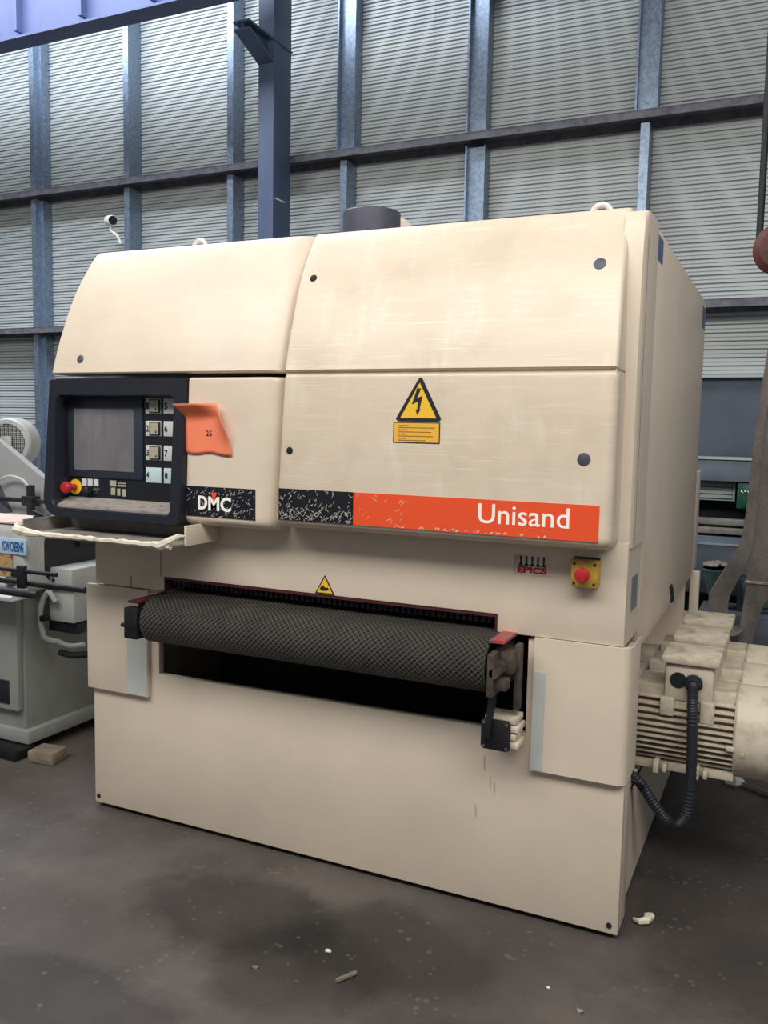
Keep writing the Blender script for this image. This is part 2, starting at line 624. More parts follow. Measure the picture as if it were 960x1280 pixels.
def cladding(x0, x1, z0, z1, yoff):
    b = MB()
    prof = []
    z = z0
    while z < z1:
        for (f, d) in RIB:
            if z + f * PER < z1:
                prof.append((z + f * PER, WALL_Y - d + yoff))
        z += PER
    n = len(prof)
    vs = [(x0, y, zz) for zz, y in prof] + [(x1, y, zz) for zz, y in prof]
    b.faces(vs, [(i, n + i, n + i + 1, i + 1) for i in range(n - 1)])
    o = b.build('cladding_sheet', M['clad'], wall, angle=20)
    return o


SH = [(-15.0, -12.4, 1.34), (-12.42, -9.8, 1.34), (-9.82, -7.2, 1.34), (-7.22, -5.0, 1.34), (-5.03, -2.8, 1.34), (-2.83, -0.6, 1.34), (-0.62, 0.55, 2.07), (0.53, 1.72, 2.07), (1.70, 3.9, 2.07), (3.88, 6.4, 2.07), (6.38, 9.0, 2.07)]
for i, (a, b_, z0) in enumerate(SH):
    cladding(a, b_, z0, 6.15, -0.003 * (i % 2))
# flashing under the sheets
for (a, b_, z0) in ((-15, -0.6, 1.32), (-0.6, 9, 2.05)):
    MB().prism([(WALL_Y + 0.02, z0 + 0.035), (WALL_Y - 0.05, z0 + 0.02), (WALL_Y - 0.05, z0), (WALL_Y + 0.02, z0)], 'x', a, b_).build('flashing', M['louvre'], wall)

# steel framing
for i, (zt, nm) in enumerate(((4.15, 'upper'), (2.645, 'lower'))):
    g = MB()
    g.box(-15, 9, 4.70, 4.708, zt - 0.065, zt)
    g.box(-15, 9, 4.70, 4.975, zt - 0.012, zt - 0.004)
    g.box(-15, 9, 4.965, 4.975, zt - 0.075, zt - 0.004)
    tag(g.build('wall_girt', M['girt']), 'dark horizontal steel wall girt, the %s of two along the sheeting' % nm, 'girt', 'wall girts')

STX = (-5.33, -4.02, -2.70, -1.42, -0.13, 1.315)
ORD = ('leftmost stud', 'second stud from the left', 'left neighbour of the blue column', 'stud just right of the blue column',
       'second stud right of the blue column', 'rightmost stud above the sander')


def stud(x, z0, z1, mode, label, seg):
    b = MB()
    if mode == 'f':                     # channel, narrow flange to the room, web on its right
        b.box(x - 0.025, x + 0.045, 4.775, 4.781, z0, z1)
        b.box(x + 0.039, x + 0.045, 4.781, 4.978, z0, z1)
        b.box(x - 0.025, x + 0.045, 4.970, 4.978, z0, z1)
        b.box(x - 0.025, x - 0.021, 4.781, 4.80, z0, z1)
    elif mode == 'd':                   # web to the left, open side to the right
        b.box(x - 0.06, x + 0.012, 4.775, 4.781, z0, z1)
        b.box(x + 0.006, x + 0.012, 4.781, 4.978, z0, z1)
        b.box(x + 0.012, x + 0.05, 4.85, 4.978, z0, z1)
    else:                               # wide web to the room with side lips
        b.box(x - 0.07, x + 0.08, 4.86, 4.866, z0, z1)
        b.box(x - 0.085, x - 0.07, 4.80, 4.978, z0, z1)
        b.box(x + 0.08, x + 0.088, 4.83, 4.978, z0, z1)
    o = b.build('wall_stud', M['galv'])
    tag(o, label, 'stud', 'wall studs')


for i, x in enumerate(STX):
    up = 'w' if i in (3, 4, 5) else ('d' if i == 0 else 'f')
    md = 'w' if i == 4 else ('d' if i == 0 else 'f')
    stud(x, 4.152, 6.15, up, 'galvanised stud above the upper girt, ' + ORD[i], 0)
    stud(x, 2.647, 4.07, md, 'galvanised stud below the upper girt, ' + ORD[i], 1)
    if i < 1:
        stud(x, 0.0, 2.57, 'd', 'galvanised stud below the lower girt, left of the sander', 2)

# column with corbel and crane beam
col = thing('steel_column', (-1.96, 4.45, 0), 'tall blue-grey painted steel column with a bracket, standing behind the sander', 'column')
b = MB()
b.box(-2.047, -1.882, 4.30, 4.60, 0, 7.0, 0.004)
b.build('shaft', M['column'], col)
MB().box(-2.055, -1.874, 4.292, 4.61, 5.035, 5.05).build('stiffener', M['column'], col)
b = MB()
b.prism([(4.30, 4.86), (4.30, 5.04), (3.92, 5.04), (3.92, 5.0)], 'x', -1.975, -1.955)
b.box(-2.047, -1.882, 3.90, 4.30, 5.04, 5.058)
b.loft([[(-2.047, 3.92, 4.985), (-1.882, 3.92, 4.985), (-1.882, 3.92, 5.0), (-2.047, 3.92, 5.0)],
        [(-2.047, 4.30, 4.845), (-1.882, 4.30, 4.845), (-1.882, 4.30, 4.86), (-2.047, 4.30, 4.86)]])
b.build('corbel', M['column'], col)
box_part('weld_mark', M['white_print'], col, -1.8815, -1.880, 4.33, 4.50, 3.66, 3.672)

beam = thing('crane_beam', (-4.0, 3.7, 5.17), 'large blue-grey crane runway beam crossing the upper left corner', 'beam')
box_part('bottom_flange', M['beam'], beam, -13.0, 7.0, 3.60, 3.81, 5.17, 5.19)
box_part('web', M['beam'], beam, -13.0, 7.0, 3.695, 3.715, 5.19, 5.80)
box_part('top_flange', M['beam'], beam, -13.0, 7.0, 3.60, 3.81, 5.80, 5.82)
for x in (-4.32, -3.52, -2.72, -1.92):
    box_part('web_stiffener', M['beam'], beam, x - 0.02, x + 0.02, 3.62, 3.695, 5.25, 5.80)

# security camera on the wall
cc = thing('security_camera', (-4.19, 4.80, 3.68), 'small white security camera on a curved arm fixed to a wall stud', 'camera')
MB().lathe([(0, 0.03), (0.02, 0.055), (0.12, 0.055), (0.14, 0.03)], (-4.25, 4.76, 3.745), (1, -0.55, -0.15), 14).build('housing', M['white_print'], cc)
MB().lathe([(0, 0.046), (0.008, 0.046)], (-4.25 + 0.118, 4.76 - 0.065, 3.727), (1, -0.55, -0.15), 14).build('lens_ring', M['black'], cc)
MB().tube([(-4.2, 4.74, 3.69), (-4.19, 4.74, 3.63), (-4.13, 4.76, 3.58), (-4.10, 4.78, 3.50)], 0.016, 8, smooth=4).build('arm', M['white_print'], cc)

# ================================================================== SANDER
sander = thing('wide_belt_sander', (1.07, 0.9, 0.0), 'large cream wide belt sanding machine with black control console and orange stripe', 'sander')

# base -------------------------------------------------------------
box_part('plinth', M['hole'], sander, 0.06, 2.06, 0.08, 1.85, 0.0, 0.05)
b = MB()
b.prism([(0.0, 0.02), (2.137, 0.02), (2.137, 0.935), (1.818, 0.935), (1.818, 0.622), (0.338, 0.608), (0.338, 0.935), (0.0, 0.935)], 'y', 0.0, 0.03, 0.004)
base = b.build('base_front_panel', M['cream'], sander)
MB().box(2.113, 2.137, 0.026, 0.13, 0.02, 0.93, 0.003).build('side_flange', M['cream'], base)
for (x, z) in ((0.02, 0.048), (2.11, 0.048)):
    MB().cyl((x, -0.003, z), (x, 0.004, z), 0.009, 12).build('screw_hole', M['hole'], base)
MB().box(0.0, 0.03, 0.03, 1.85, 0.02, 0.935).build('base_side_panel', M['cream'], sander)
b = MB()
b.prism([(0.13, 0.02), (1.95, 0.02), (1.95, 0.42), (0.30, 0.42), (0.19, 0.385), (0.13, 0.385)], 'x', 2.095, 2.118)
b.box(1.92, 2.118, 0.13, 1.95, 0.385, 0.40)
b.build('base_side_panel', M['cream'], sander)
box_part('motor_bed', M['cream_dirty'], sander, 1.90, 1.93, 0.05, 1.95, 0.40, 0.90)
box_part('well_shade_back', M['hole'], sander, 0.34, 1.82, 0.40, 0.42, 0.05, 0.94)  # dark sheet, its colour stands in for shade inside the conveyor opening
box_part('well_shade_side', M['hole'], sander, 1.822, 1.832, 0.03, 0.42, 0.05, 0.94)  # same painted shade on the right side of the opening
box_part('base_rear_panel', M['cream'], sander, 0.03, 2.10, 1.85, 1.88, 0.02, 0.94)

# plates at the two sides of the conveyor opening
b = MB()
b.prism([(1.844, -0.022), (2.118, -0.022), (2.134, -0.015), (2.142, 0.002), (2.142, 0.165), (2.139, 0.165), (2.139, 0.0), (1.844, -0.001)], 'z', 0.512, 0.943)
rp = b.build('corner_plate', M['cream'], sander, angle=50)
MB().box(1.846, 1.884, -0.0232, -0.022, 0.516, 0.835).build('protective_film', M['film'], rp, label='pale blue strip of old protective film')
b = MB()
b.box(-0.012, 0.298, -0.022, -0.001, 0.512, 0.943, 0.004)
lp = b.build('corner_plate', M['cream'], sander)
MB().box(0.198, 0.294, -0.0232, -0.022, 0.516, 0.80).build('protective_film', M['film'], lp, label='pale blue strip of old protective film')

# body -------------------------------------------------------------
b = MB()
b.box(0.035, 2.094, 0.14, 1.95, 1.01, 2.225)
body = b.build('cabinet_body', M['cream'], sander)
b = MB()
b.prism([(0.031, 0.947), (0.375, 0.947), (0.375, 1.003), (1.718, 1.003), (1.718, 0.945), (2.118, 0.945), (2.118, 1.262), (0.031, 1.262)], 'y', -0.015, 0.02, 0.003)
apron = b.build('front_apron', M['cream'], sander)
for (x, z0, z1) in ((0.215, 0.949, 0.99), (0.362, 1.003, 1.24)):
    MB().box(x - 0.0012, x + 0.0012, -0.0157, -0.0145, z0, z1).build('panel_seam', M['hole'], apron)
# right side skins
b = MB()
b.prism([(0.246, 0.876), (1.95, 0.876), (1.95, 2.232), (0.246, 2.238)], 'x', 2.095, 2.12, 0.002)
side = b.build('side_panel', M['cream'], sander)
box_part('side_panel', M['cream'], sander, 0.02, 0.034, 0.14, 1.95, 0.90, 2.225)
b = MB()
b.box(2.095, 2.118, 0.0195, 0.243, 0.945, 1.248)
b.build('side_strip', M['cream'], sander)
b = MB()
secs = []
for (z, o) in ((1.245, 0.0), (1.9, 0.0), (2.05, 0.004), (2.14, 0.014), (2.20, 0.026), (2.235, 0.040), (2.246, 0.060), (2.248, 0.09)):
    secs.append([(x, y + o if y < 0.1 else y, z) for x, y in ((2.060, -0.014), (2.106, -0.014), (2.118, -0.009), (2.1235, 0.004), (2.125, 0.014), (2.125, 0.242), (2.095, 0.242), (2.060, 0.115))])
b.loft(secs)
ck = b.build('side_cheek', M['cream'], sander, angle=40)
MB().box(2.1245, 2.1255, 0.047, 0.050, 1.25, 2.17).build('panel_seam', M['cast'], ck)
b = MB()
b.box(1.6, 2.119, 1.95, 2.17, 0.89, 1.40, 0.004)
b.build('rear_box', M['cream'], sander)
box_part('warning_label', M['grey_label'], sander, 2.118, 2.1192, 0.075, 0.185, 1.036, 1.145)
box_part('warning_label', M['blue_label'], sander, 2.12, 2.1212, 0.265, 0.385, 2.145, 2.222)
box_part('warning_label', M['blue_label'], sander, 2.12, 2.1212, 1.79, 1.93, 2.10, 2.20)
b = MB()
b.prism([(1.03, 0.965), (1.12, 0.965), (1.19, 0.925), (1.225, 0.876), (1.15, 0.876), (1.08, 0.89), (1.10, 0.915), (1.06, 0.93)], 'x', 2.119, 2.1212)
b.build('cable_cutout', M['hole'], side)
for (x0, x1, z1) in ((2.092, 2.138, 0.862), (2.0, 2.052, 0.89)):
    box_part('frame_post', M['cream'], sander, x0, x1, 2.18, 2.23, 0.0, z1, 0.004)
box_part('frame_rail', M['cream'], sander, 2.052, 2.092, 2.185, 2.225, 0.595, 0.64)
box_part('frame_rail', M['cream'], sander, 2.0, 2.092, 1.95, 2.18, 0.90, 0.93)

# covers -----------------------------------------------------------
def cover(name, x0f, x1f, prof, yback, rl, rr, m, n=6):
    """profile list of (z, y_face); x0f/x1f give the end positions for a height"""
    secs = []
    for (z, y) in prof:
        x0, x1 = x0f(z), x1f(z)
        s = [(x0, yback, z)]
        rle = min(rl, max(0.002, yback - y - 0.001))
        rre = min(rr, max(0.002, yback - y - 0.001))
        for i in range(n + 1):
            a = math.pi / 2 * i / n
            s.append((x0 + rl * (1 - math.sin(a)), y + rle * (1 - math.cos(math.pi / 2 - a) if False else 1 - math.sin(a)) if False else y + rle * (1 - math.sin(a)), z) if False else
                     (x0 + rl * (1 - math.cos(a)), y + rle * (1 - math.sin(a)), z))
        for i in range(n + 1):
            a = math.pi / 2 * (1 - i / n)
            s.append((x1 - rr * (1 - math.cos(a)), y + rre * (1 - math.sin(a)), z))
        s.append((x1, yback, z))
        secs.append(s)
    b = MB()
    b.loft(secs)
    return b.build(name, m, sander, angle=28)


UP = [(1.772, -0.128), (1.7745, -0.136), (1.779, -0.1395), (1.80, -0.134), (1.83, -0.127), (1.86, -0.119), (1.91, -0.105), (1.955, -0.090),
      (1.995, -0.0775), (2.03, -0.065), (2.07, -0.0485), (2.11, -0.030), (2.145, -0.011), (2.18, 0.010), (2.21, 0.028), (2.235, 0.045),
      (2.252, 0.058), (2.260, 0.066), (2.265, 0.076), (2.2675, 0.090), (2.268, 0.12)]
UPB = UP + [(2.2645, 0.40)]
LO = [(1.2440, 0.10), (1.2445, -0.085), (1.246, -0.100), (1.249, -0.111), (1.255, -0.124), (1.264, -0.134), (1.275, -0.139), (1.29, -0.140),
      (1.50, -0.140), (1.745, -0.140), (1.7555, -0.1385), (1.7605, -0.134), (1.7625, -0.126), (1.763, 0.10)]


def taper(z):
    return max(0.0, (z - 1.77) / 0.49)


def tap_off(k):
    return lambda z: k * taper(z)


cover('upper_cover', lambda z: 0.985, lambda z: 2.086 - 0.018 * taper(z) ** 1.5, UP, 0.42, 0.012, 0.018, M['cream_worn'])
cover('upper_cover', lambda z: -0.067 + 0.045 * taper(z) ** 1.3, lambda z: 0.972, UP, 0.42, 0.020, 0.075, M['cream_cover'])


def corner(z, zb, r):
    t = max(0.0, (zb + r - z) / r)
    return r * (1 - math.sqrt(max(0.0, 1 - t * t)))


rcov = cover('lower_cover', lambda z: 0.985 - 0.03 * (1.765 - z) / 0.52 + corner(z, 1.2435, 0.02), lambda z: 2.088 - corner(z, 1.2435, 0.035), LO, 0.13, 0.016, 0.030, M['cream_worn'])
LOL = [(1.226 + (z - 1.244) * (1.757 - 1.226) / (1.763 - 1.244), y) for z, y in LO]
lcov = cover('lower_cover', lambda z: 0.578 + 0.015 * (z - 1.24) / 0.5, lambda z: 0.972 - 0.03 * (1.765 - z) / 0.52, LOL, 0.13, 0.004, 0.075, M['cream_cover'])

box_part('cover_joint', M['cream_worn'], sander, 0.99, 2.082, -0.128, 0.10, 1.752, 1.782)

# plugs in the covers
def plug(x, y, z, r, ny, m, name='cover_plug'):
    d = Vector((0, -1, ny)).normalized()
    MB().lathe([(-0.012, r), (0.002, r), (0.003, r * 0.85)], (x, y, z), d, 18).build(name, m, sander)


plug(1.038, -0.038, 2.093, 0.013, 0.45, M['hole'], 'screw_hole')
plug(2.003, -0.042, 2.082, 0.019, 0.45, M['duct'])
plug(0.076, -0.126, 1.829, 0.016, 0.25, M['duct'])
plug(1.012, -0.140, 1.51, 0.012, 0, M['hole'], 'screw_hole')
plug(2.001, -0.140, 1.513, 0.019, 0, M['duct'])

# stripe on the right cover
st = box_part('stripe', M['orange'], sander, 1.256, 2.052, -0.1412, -0.139, 1.274, 1.381, label='orange stripe')
text('Unisand', 1.686, 1.966, 1.308, 1.368, -0.1412, M['white_print'], st, bold=0.004)
sb = box_part('stripe', M['vinyl_black'], sander, 0.970, 1.256, -0.1412, -0.139, 1.274, 1.381, label='scratched black end of the stripe')
dm = box_part('badge', M['vinyl_black'], sander, 0.583, 0.876, -0.1412, -0.139, 1.264, 1.372, label='black badge with white lettering')
text('D', 0.634, 0.674, 1.290, 1.339, -0.1412, M['white_print'], dm, bold=0.03)
text('M', 0.679, 0.726, 1.288, 1.338, -0.1412, M['white_print'], dm, bold=0.03)
text('C', 0.731, 0.776, 1.287, 1.338, -0.1412, M['white_print'], dm, bold=0.03)
MB().prism([(0.690, 1.353), (0.716, 1.353), (0.704, 1.318)], 'y', -0.1428, -0.1412).build('emblem', M['orange'], dm)


def scratches(parent, x0, x1, z0, z1, n, m, lmin=0.006, lmax=0.028, bias=0.0, w=0.0011, y=-0.1414):
    b = MB()
    for i in range(n):
        x = random.uniform(x0, x1)
        z = random.uniform(z0, z1)
        if bias and random.random() < bias:
            z = z0 + (z - z0) * 0.35
        a = random.choice((0.75, 0.9, 2.3, 0.6, 1.2, 2.6)) + random.uniform(-0.35, 0.35)
        L = random.uniform(lmin, lmax) / 2
        dx, dz = math.cos(a) * L, math.sin(a) * L
        nx, nz = -math.sin(a) * w * random.uniform(0.5, 1.2), math.cos(a) * w
        pts = [(x - dx, z - dz), (x + nx, z + nz), (x + dx, z + dz), (x - nx, z - nz)]
        pts = [(min(max(p[0], x0), x1), min(max(p[1], z0), z1)) for p in pts]
        b.faces([(p[0], y, p[1]) for p in pts], [(0, 1, 2, 3)])
    return b.build('scratch_marks', m, parent, kind='stuff')


scratches(sb, 0.972, 1.254, 1.276, 1.379, 190, M['scratch'], bias=0.45)
scratches(dm, 0.585, 0.874, 1.266, 1.370, 120, M['scratch'], 0.005, 0.02)
scratches(st, 1.258, 1.44, 1.276, 1.379, 16, M['cream_cover'], 0.01, 0.035)
scratches(st, 1.40, 1.90, 1.275, 1.284, 26, M['cream_cover'], 0.006, 0.02, w=0.0025)

# electric hazard sticker
wt = MB().prism([(1.402, 1.622), (1.410, 1.614), (1.548, 1.614), (1.556, 1.622), (1.491, 1.746), (1.484, 1.751), (1.477, 1.746)], 'y', -0.1412, -0.139).build('hazard_sticker', M['ink'], sander, label='black-edged yellow high voltage triangle')
MB().prism([(1.418, 1.6245), (1.540, 1.6245), (1.482, 1.734)], 'y', -0.1422, -0.1412).build('sticker_face', M['yellow'], wt)
MB().prism([(1.474, 1.717), (1.487, 1.717), (1.474, 1.686), (1.4925, 1.694), (1.483, 1.651), (1.4875, 1.653), (1.4755, 1.634), (1.470, 1.652), (1.4755, 1.650),
            (1.4775, 1.676), (1.457, 1.668)], 'y', -0.1432, -0.1422).build('lightning_bolt', M['ink'], wt)
wl = box_part('caution_label', M['ink'], sander, 1.394, 1.553, -0.1412, -0.139, 1.546, 1.6115, label='yellow caution label of fine print')
MB().box(1.397, 1.550, -0.1422, -0.1412, 1.549, 1.6085).build('label_face', M['yellow2'], wl)
for i, L in enumerate((0.034, 0.122, 0.031, 0.111, 0.031, 0.118, 0.026, 0.092)):
    z = 1.601 - i * 0.0066
    MB().box(1.413, 1.413 + L, -0.1428, -0.1422, z - (0.0017 if i % 2 == 0 else 0.0011), z + 0.0011).build('print_line', M['ink_brown'], wl)

# finger hazard sticker on the apron
ft = MB().prism([(1.046, 1.006), (1.124, 1.006), (1.085, 1.074)], 'y', -0.0165, -0.0145).build('hazard_sticker', M['ink'], sander, label='small yellow pinch hazard triangle')
MB().prism([(1.054, 1.0105), (1.116, 1.0105), (1.085, 1.065)], 'y', -0.0172, -0.0165).build('sticker_face', M['yellow'], ft)
MB().prism([(1.066, 1.022), (1.076, 1.017), (1.092, 1.019), (1.103, 1.024), (1.098, 1.030), (1.084, 1.030), (1.081, 1.038), (1.076, 1.034), (1.069, 1.031)], 'y', -0.0178, -0.0172).build('hand_symbol', M['ink'], ft)

# spindle logo sticker
ep = box_part('logo_sticker', M['cream_dirty'], sander, 1.766, 1.889, -0.0158, -0.0145, 1.138, 1.203, label='small sticker with red lettering under five dark spindles')
text('EPICS', 1.779, 1.874, 1.145, 1.166, -0.0158, M['red_button'], ep, bold=0.05)
for i in range(5):
    x = 1.789 + i * 0.0185
    MB().prism([(x - 0.0035, 1.199), (x + 0.0035, 1.199), (x + 0.0025, 1.178), (x + 0.007, 1.170), (x + 0.011, 1.168), (x - 0.011, 1.168), (x - 0.007, 1.170), (x - 0.0025, 1.178)], 'y', -0.0166, -0.0158).build('spindle_symbol', M['ink'], ep)

# emergency stop box on the apron
es = MB().box(1.957, 2.040, -0.060, -0.015, 1.123, 1.207, 0.006).build('emergency_stop', M['estop_yellow'], sander, label='worn yellow emergency stop box with red button')
MB().box(1.959, 2.038, -0.030, -0.0152, 1.125, 1.212, 0.004).build('box_back', M['steel_dark'], es)
MB().lathe([(0, 0.016), (0.010, 0.016), (0.012, 0.022), (0.026, 0.022), (0.032, 0.017), (0.034, 0.004)], (1.996, -0.060, 1.164), (0, -1, 0), 20).build('mushroom_button', M['red_button'], es)
for (x, z) in ((1.968, 1.135), (2.029, 1.135), (1.968, 1.195), (2.029, 1.195)):
    MB().cyl((x, -0.0598, z), (x, -0.0612, z), 0.0045, 10).build('screw', M['ink'], es)

# slot trim and fingers
b = MB()
b.box(0.375, 1.718, -0.012, 0.10, 0.992, 1.003)
b.box(0.375, 0.383, -0.012, 0.10, 0.95, 0.992)
b.box(1.710, 1.718, -0.012, 0.10, 0.947, 0.992)
b.build('slot_trim', M['dark_red'], sander)
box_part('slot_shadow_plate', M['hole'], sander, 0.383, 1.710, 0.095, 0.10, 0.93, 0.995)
b = MB()
x = 0.40
while x < 1.70:
    b.box(x, x + 0.014, 0.01, 0.03, 0.966, 0.992)
    x += 0.022
b.build('anti_kickback_fingers', M['steel_dark'], sander, kind='stuff')

# conveyor ---------------------------------------------------------
def belt():
    prof = []
    yc, zc, r = -0.105, 0.860, 0.085
    L = 0.0
    prof.append((1.4, zc + r))
    prof.append((0.05, zc + r))
    n = 22
    for i in range(n + 1):
        a = math.pi / 2 + math.pi * i / n
        prof.append((yc + r * math.cos(a), zc + r * math.sin(a)))
    prof.append((0.05, zc - r))
    prof.append((0.38, zc - r))
    me = bpy.data.meshes.new('conveyor_belt')
    bm = bmesh.new()
    uvl = bm.loops.layers.uv.new('UVMap')
    arc = [0.0]
    for p, q in zip(prof, prof[1:]):
        arc.append(arc[-1] + math.hypot(p[0] - q[0], p[1] - q[1]))
    x0, x1 = 0.405, 1.735
    va = [bm.verts.new((x0, y, z)) for y, z in prof]
    vb = [bm.verts.new((x1, y, z)) for y, z in prof]
    for i in range(len(prof) - 1):
        f = bm.faces.new((va[i], va[i + 1], vb[i + 1], vb[i]))
        for lp_, (u, v) in zip(f.loops, ((x0, arc[i]), (x0, arc[i + 1]), (x1, arc[i + 1]), (x1, arc[i]))):
            lp_[uvl].uv = (u, v)
        f.smooth = True
    # inner skin for thickness
    prof2 = []
    for i, (y, z) in enumerate(prof):
        dy, dz = (y - yc, z - zc) if y <= yc + 1e-6 else (0.0, z - zc)
        l = math.hypot(dy, dz)
        prof2.append((y - dy / l * 0.008, z - dz / l * 0.008))
    for xx, outer in ((x0, va), (x1, vb)):
        vi = [bm.verts.new((xx, y, z)) for y, z in prof2]
        for i in range(len(prof) - 1):
            bm.faces.new((outer[i], outer[i + 1], vi[i + 1], vi[i]))
    bm.to_mesh(me)
    bm.free()
    me.materials.append(M['belt'])
    o = bpy.data.objects.new('conveyor_belt', me)
    COL.objects.link(o)
    o.parent = sander
    o.matrix_parent_inverse = Matrix.Translation(-sander.location)
    o['label'] = 'black diamond-textured rubber feed belt'
    return o


belt()
MB().cyl((0.408, -0.105, 0.86), (1.732, -0.105, 0.86), 0.0765, 32).build('feed_roller', M['steel_dark'], sander)
# left end bracket
b = MB()
b.box(0.372, 0.396, -0.16, 0.10, 0.795, 0.925, 0.003)
b.box(0.335, 0.396, -0.195, -0.155, 0.795, 0.912, 0.004)
lb = b.build('roller_bracket', M['steel_dark'], sander)
MB().cyl((0.318, -0.185, 0.842), (0.34, -0.185, 0.842), 0.008, 10).build('adjuster_bolt', M['steel_dark'], lb)
MB().box(0.352, 0.402, -0.19, 0.06, 0.930, 0.938).build('guard_bar', M['dark_red'], lb)
# right end bracket
b = MB()
b.box(1.742, 1.764, -0.185, 0.10, 0.78, 0.915, 0.004)
b.box(1.764, 1.81, -0.13, -0.05, 0.845, 0.915, 0.006)
b.box(1.758, 1.80, -0.17, -0.12, 0.80, 0.835, 0.006)
b.box(1.80, 1.818, -0.09, -0.05, 0.72, 0.93, 0.003)
b.cyl((1.765, -0.185, 0.855), (1.765, -0.10, 0.855), 0.016, 12)
rb = b.build('roller_bracket', M['cast'], sander)
MB().lathe([(0, 0.022), (0.02, 0.022), (0.022, 0.012), (0.03, 0.012)], (1.766, -0.13, 0.868), (0.3, -1, 0), 6).build('adjuster_bolt', M['cast'], rb)
MB().box(1.738, 1.785, -0.15, 0.02, 0.942, 0.951).build('guard_bar', M['red_bar'], rb)
MB().prism([(1.731, 0.81), (1.752, 0.815), (1.758, 0.76), (1.748, 0.70), (1.742, 0.63), (1.722, 0.63), (1.728, 0.70), (1.733, 0.76)], 'y', -0.135, -0.118, 0.003).build('clamp_lever', M['black'], rb)
b = MB()
for k in range(4):
    z = 0.600 + k * 0.026
    b.box(1.715, 1.825 - 0.008 * (k % 2), -0.105, -0.02, z, z + 0.021, 0.005)
b.box(1.72, 1.80, -0.103, -0.001, 0.602, 0.69)
cb = b.build('switch_block', M['cream_dirty'], rb)
MB().prism(rrect(1.708, 1.802, 0.593, 0.690, 0.012), 'y', -0.120, -0.105, 0.003).build('switch_cover', M['black'], rb)
for (x, z) in ((1.718, 0.603), (1.792, 0.603), (1.718, 0.680), (1.792, 0.680)):
    MB().cyl((x, -0.119, z), (x, -0.1225, z), 0.005, 8).build('screw', M['chrome'], rb)

# rust streaks and chips below the clamp
for (x, z0, z1, w) in ((1.70, 0.545, 0.588, 0.004), (1.685, 0.47, 0.515, 0.0035), (1.722, 0.395, 0.43, 0.003), (1.66, 0.30, 0.345, 0.003), (1.708, 0.40, 0.45, 0.002)):
    MB().prism([(x - w * 1.2, z1), (x, z1 + 0.01), (x + w * 1.3, z1 - 0.01), (x + w * 0.6, z0), (x - w * 0.8, z0 + 0.01)], 'y', -0.0004, 0.0005).build('rust_streak', M['stain_brown'], base)

# console ----------------------------------------------------------
def sheary(z):
    return -0.142 - 0.036 * (1.757 - z) / 0.53


OUT = [(x - 0.012 * (1.757 - z) / 0.53 if x < 0.2 else x - 0.010 * (1.757 - z) / 0.53, z) for x, z in rrect(-0.072, 0.588, 1.226, 1.757, (0.075, 0.02, 0.008, 0.012), 6)]
INN = [(x, z) for x, z in rrect(-0.030, 0.528, 1.264, 1.690, (0.035, 0.02, 0.02, 0.03), 6)]
b = MB()
n = len(OUT)
INB = [(0.2525 + (x - 0.2525) * 0.985 - 0.004, 1.49 + (z - 1.49) * 0.985) for x, z in INN]
secs = [[(x, 0.0, z) for x, z in OUT],
        [(x, sheary(z) + 0.012, z) for x, z in OUT],
        [(0.25 + (x - 0.25) * 0.985, sheary(z), 1.49 + (z - 1.49) * 0.985) for x, z in OUT],
        [(0.25 + (x - 0.25) * 1.02, sheary(z), 1.49 + (z - 1.49) * 1.02) for x, z in INN],
        [(x, sheary(z) + 0.010, z) for x, z in INN],
        [(x, -0.080, z) for x, z in INB]]
b.loft(secs, cap=False)
con = b.build('control_console', M['black_plastic'], sander, angle=40, label='black control console with screen')
MB().box(-0.06, 0.55, -0.086, -0.07, 1.25, 1.72).build('panel_face', M['panel_black'], con)
MB().box(-0.030, 0.342, -0.091, -0.086, 1.379, 1.689, 0.002).build('screen_bezel', M['bezel'], con)
MB().box(0.004, 0.300, -0.0925, -0.091, 1.407, 1.643).build('screen', M['screen'], con, label='dark grey switched-off screen')
ROWS = ((1.684, 1.628), (1.601, 1.545), (1.511, 1.455), (1.428, 1.371))
for i, (zt, zb) in enumerate(ROWS):
    m1 = M['plate_blue'] if i == 3 else M['plate_white']
    MB().box(0.354, 0.426, -0.0880, -0.086, zb, zt, 0.0008).build('button_plate', m1, con)
    MB().box(0.438, 0.508, -0.0880, -0.086, zb, zt, 0.0008).build('button_plate', m1, con)
    text(str(i + 1), 0.3565, 0.3685, (zt + zb) / 2 - 0.012, (zt + zb) / 2 + 0.012, -0.0880, M['ink'], con, 'numeral', bold=0.02)
    text(str(i + 5), 0.442, 0.456, (zt + zb) / 2 - 0.012, (zt + zb) / 2 + 0.012, -0.0880, M['ink'], con, 'numeral', bold=0.02)
    if i < 3:
        MB().box(0.3725, 0.4245, -0.092, -0.088, zb + 0.003, zt - 0.004, 0.002).build('gauge_frame', M['black'], con)
        MB().box(0.376, 0.4165, -0.0928, -0.092, zb + 0.007, zt - 0.007).build('gauge_face', M['meter_face'], con)
        MB().cyl((0.406, -0.0928, zb + 0.016), (0.406, -0.0938, zb + 0.016), 0.0035, 8).build('gauge_pivot', M['ink'], con)
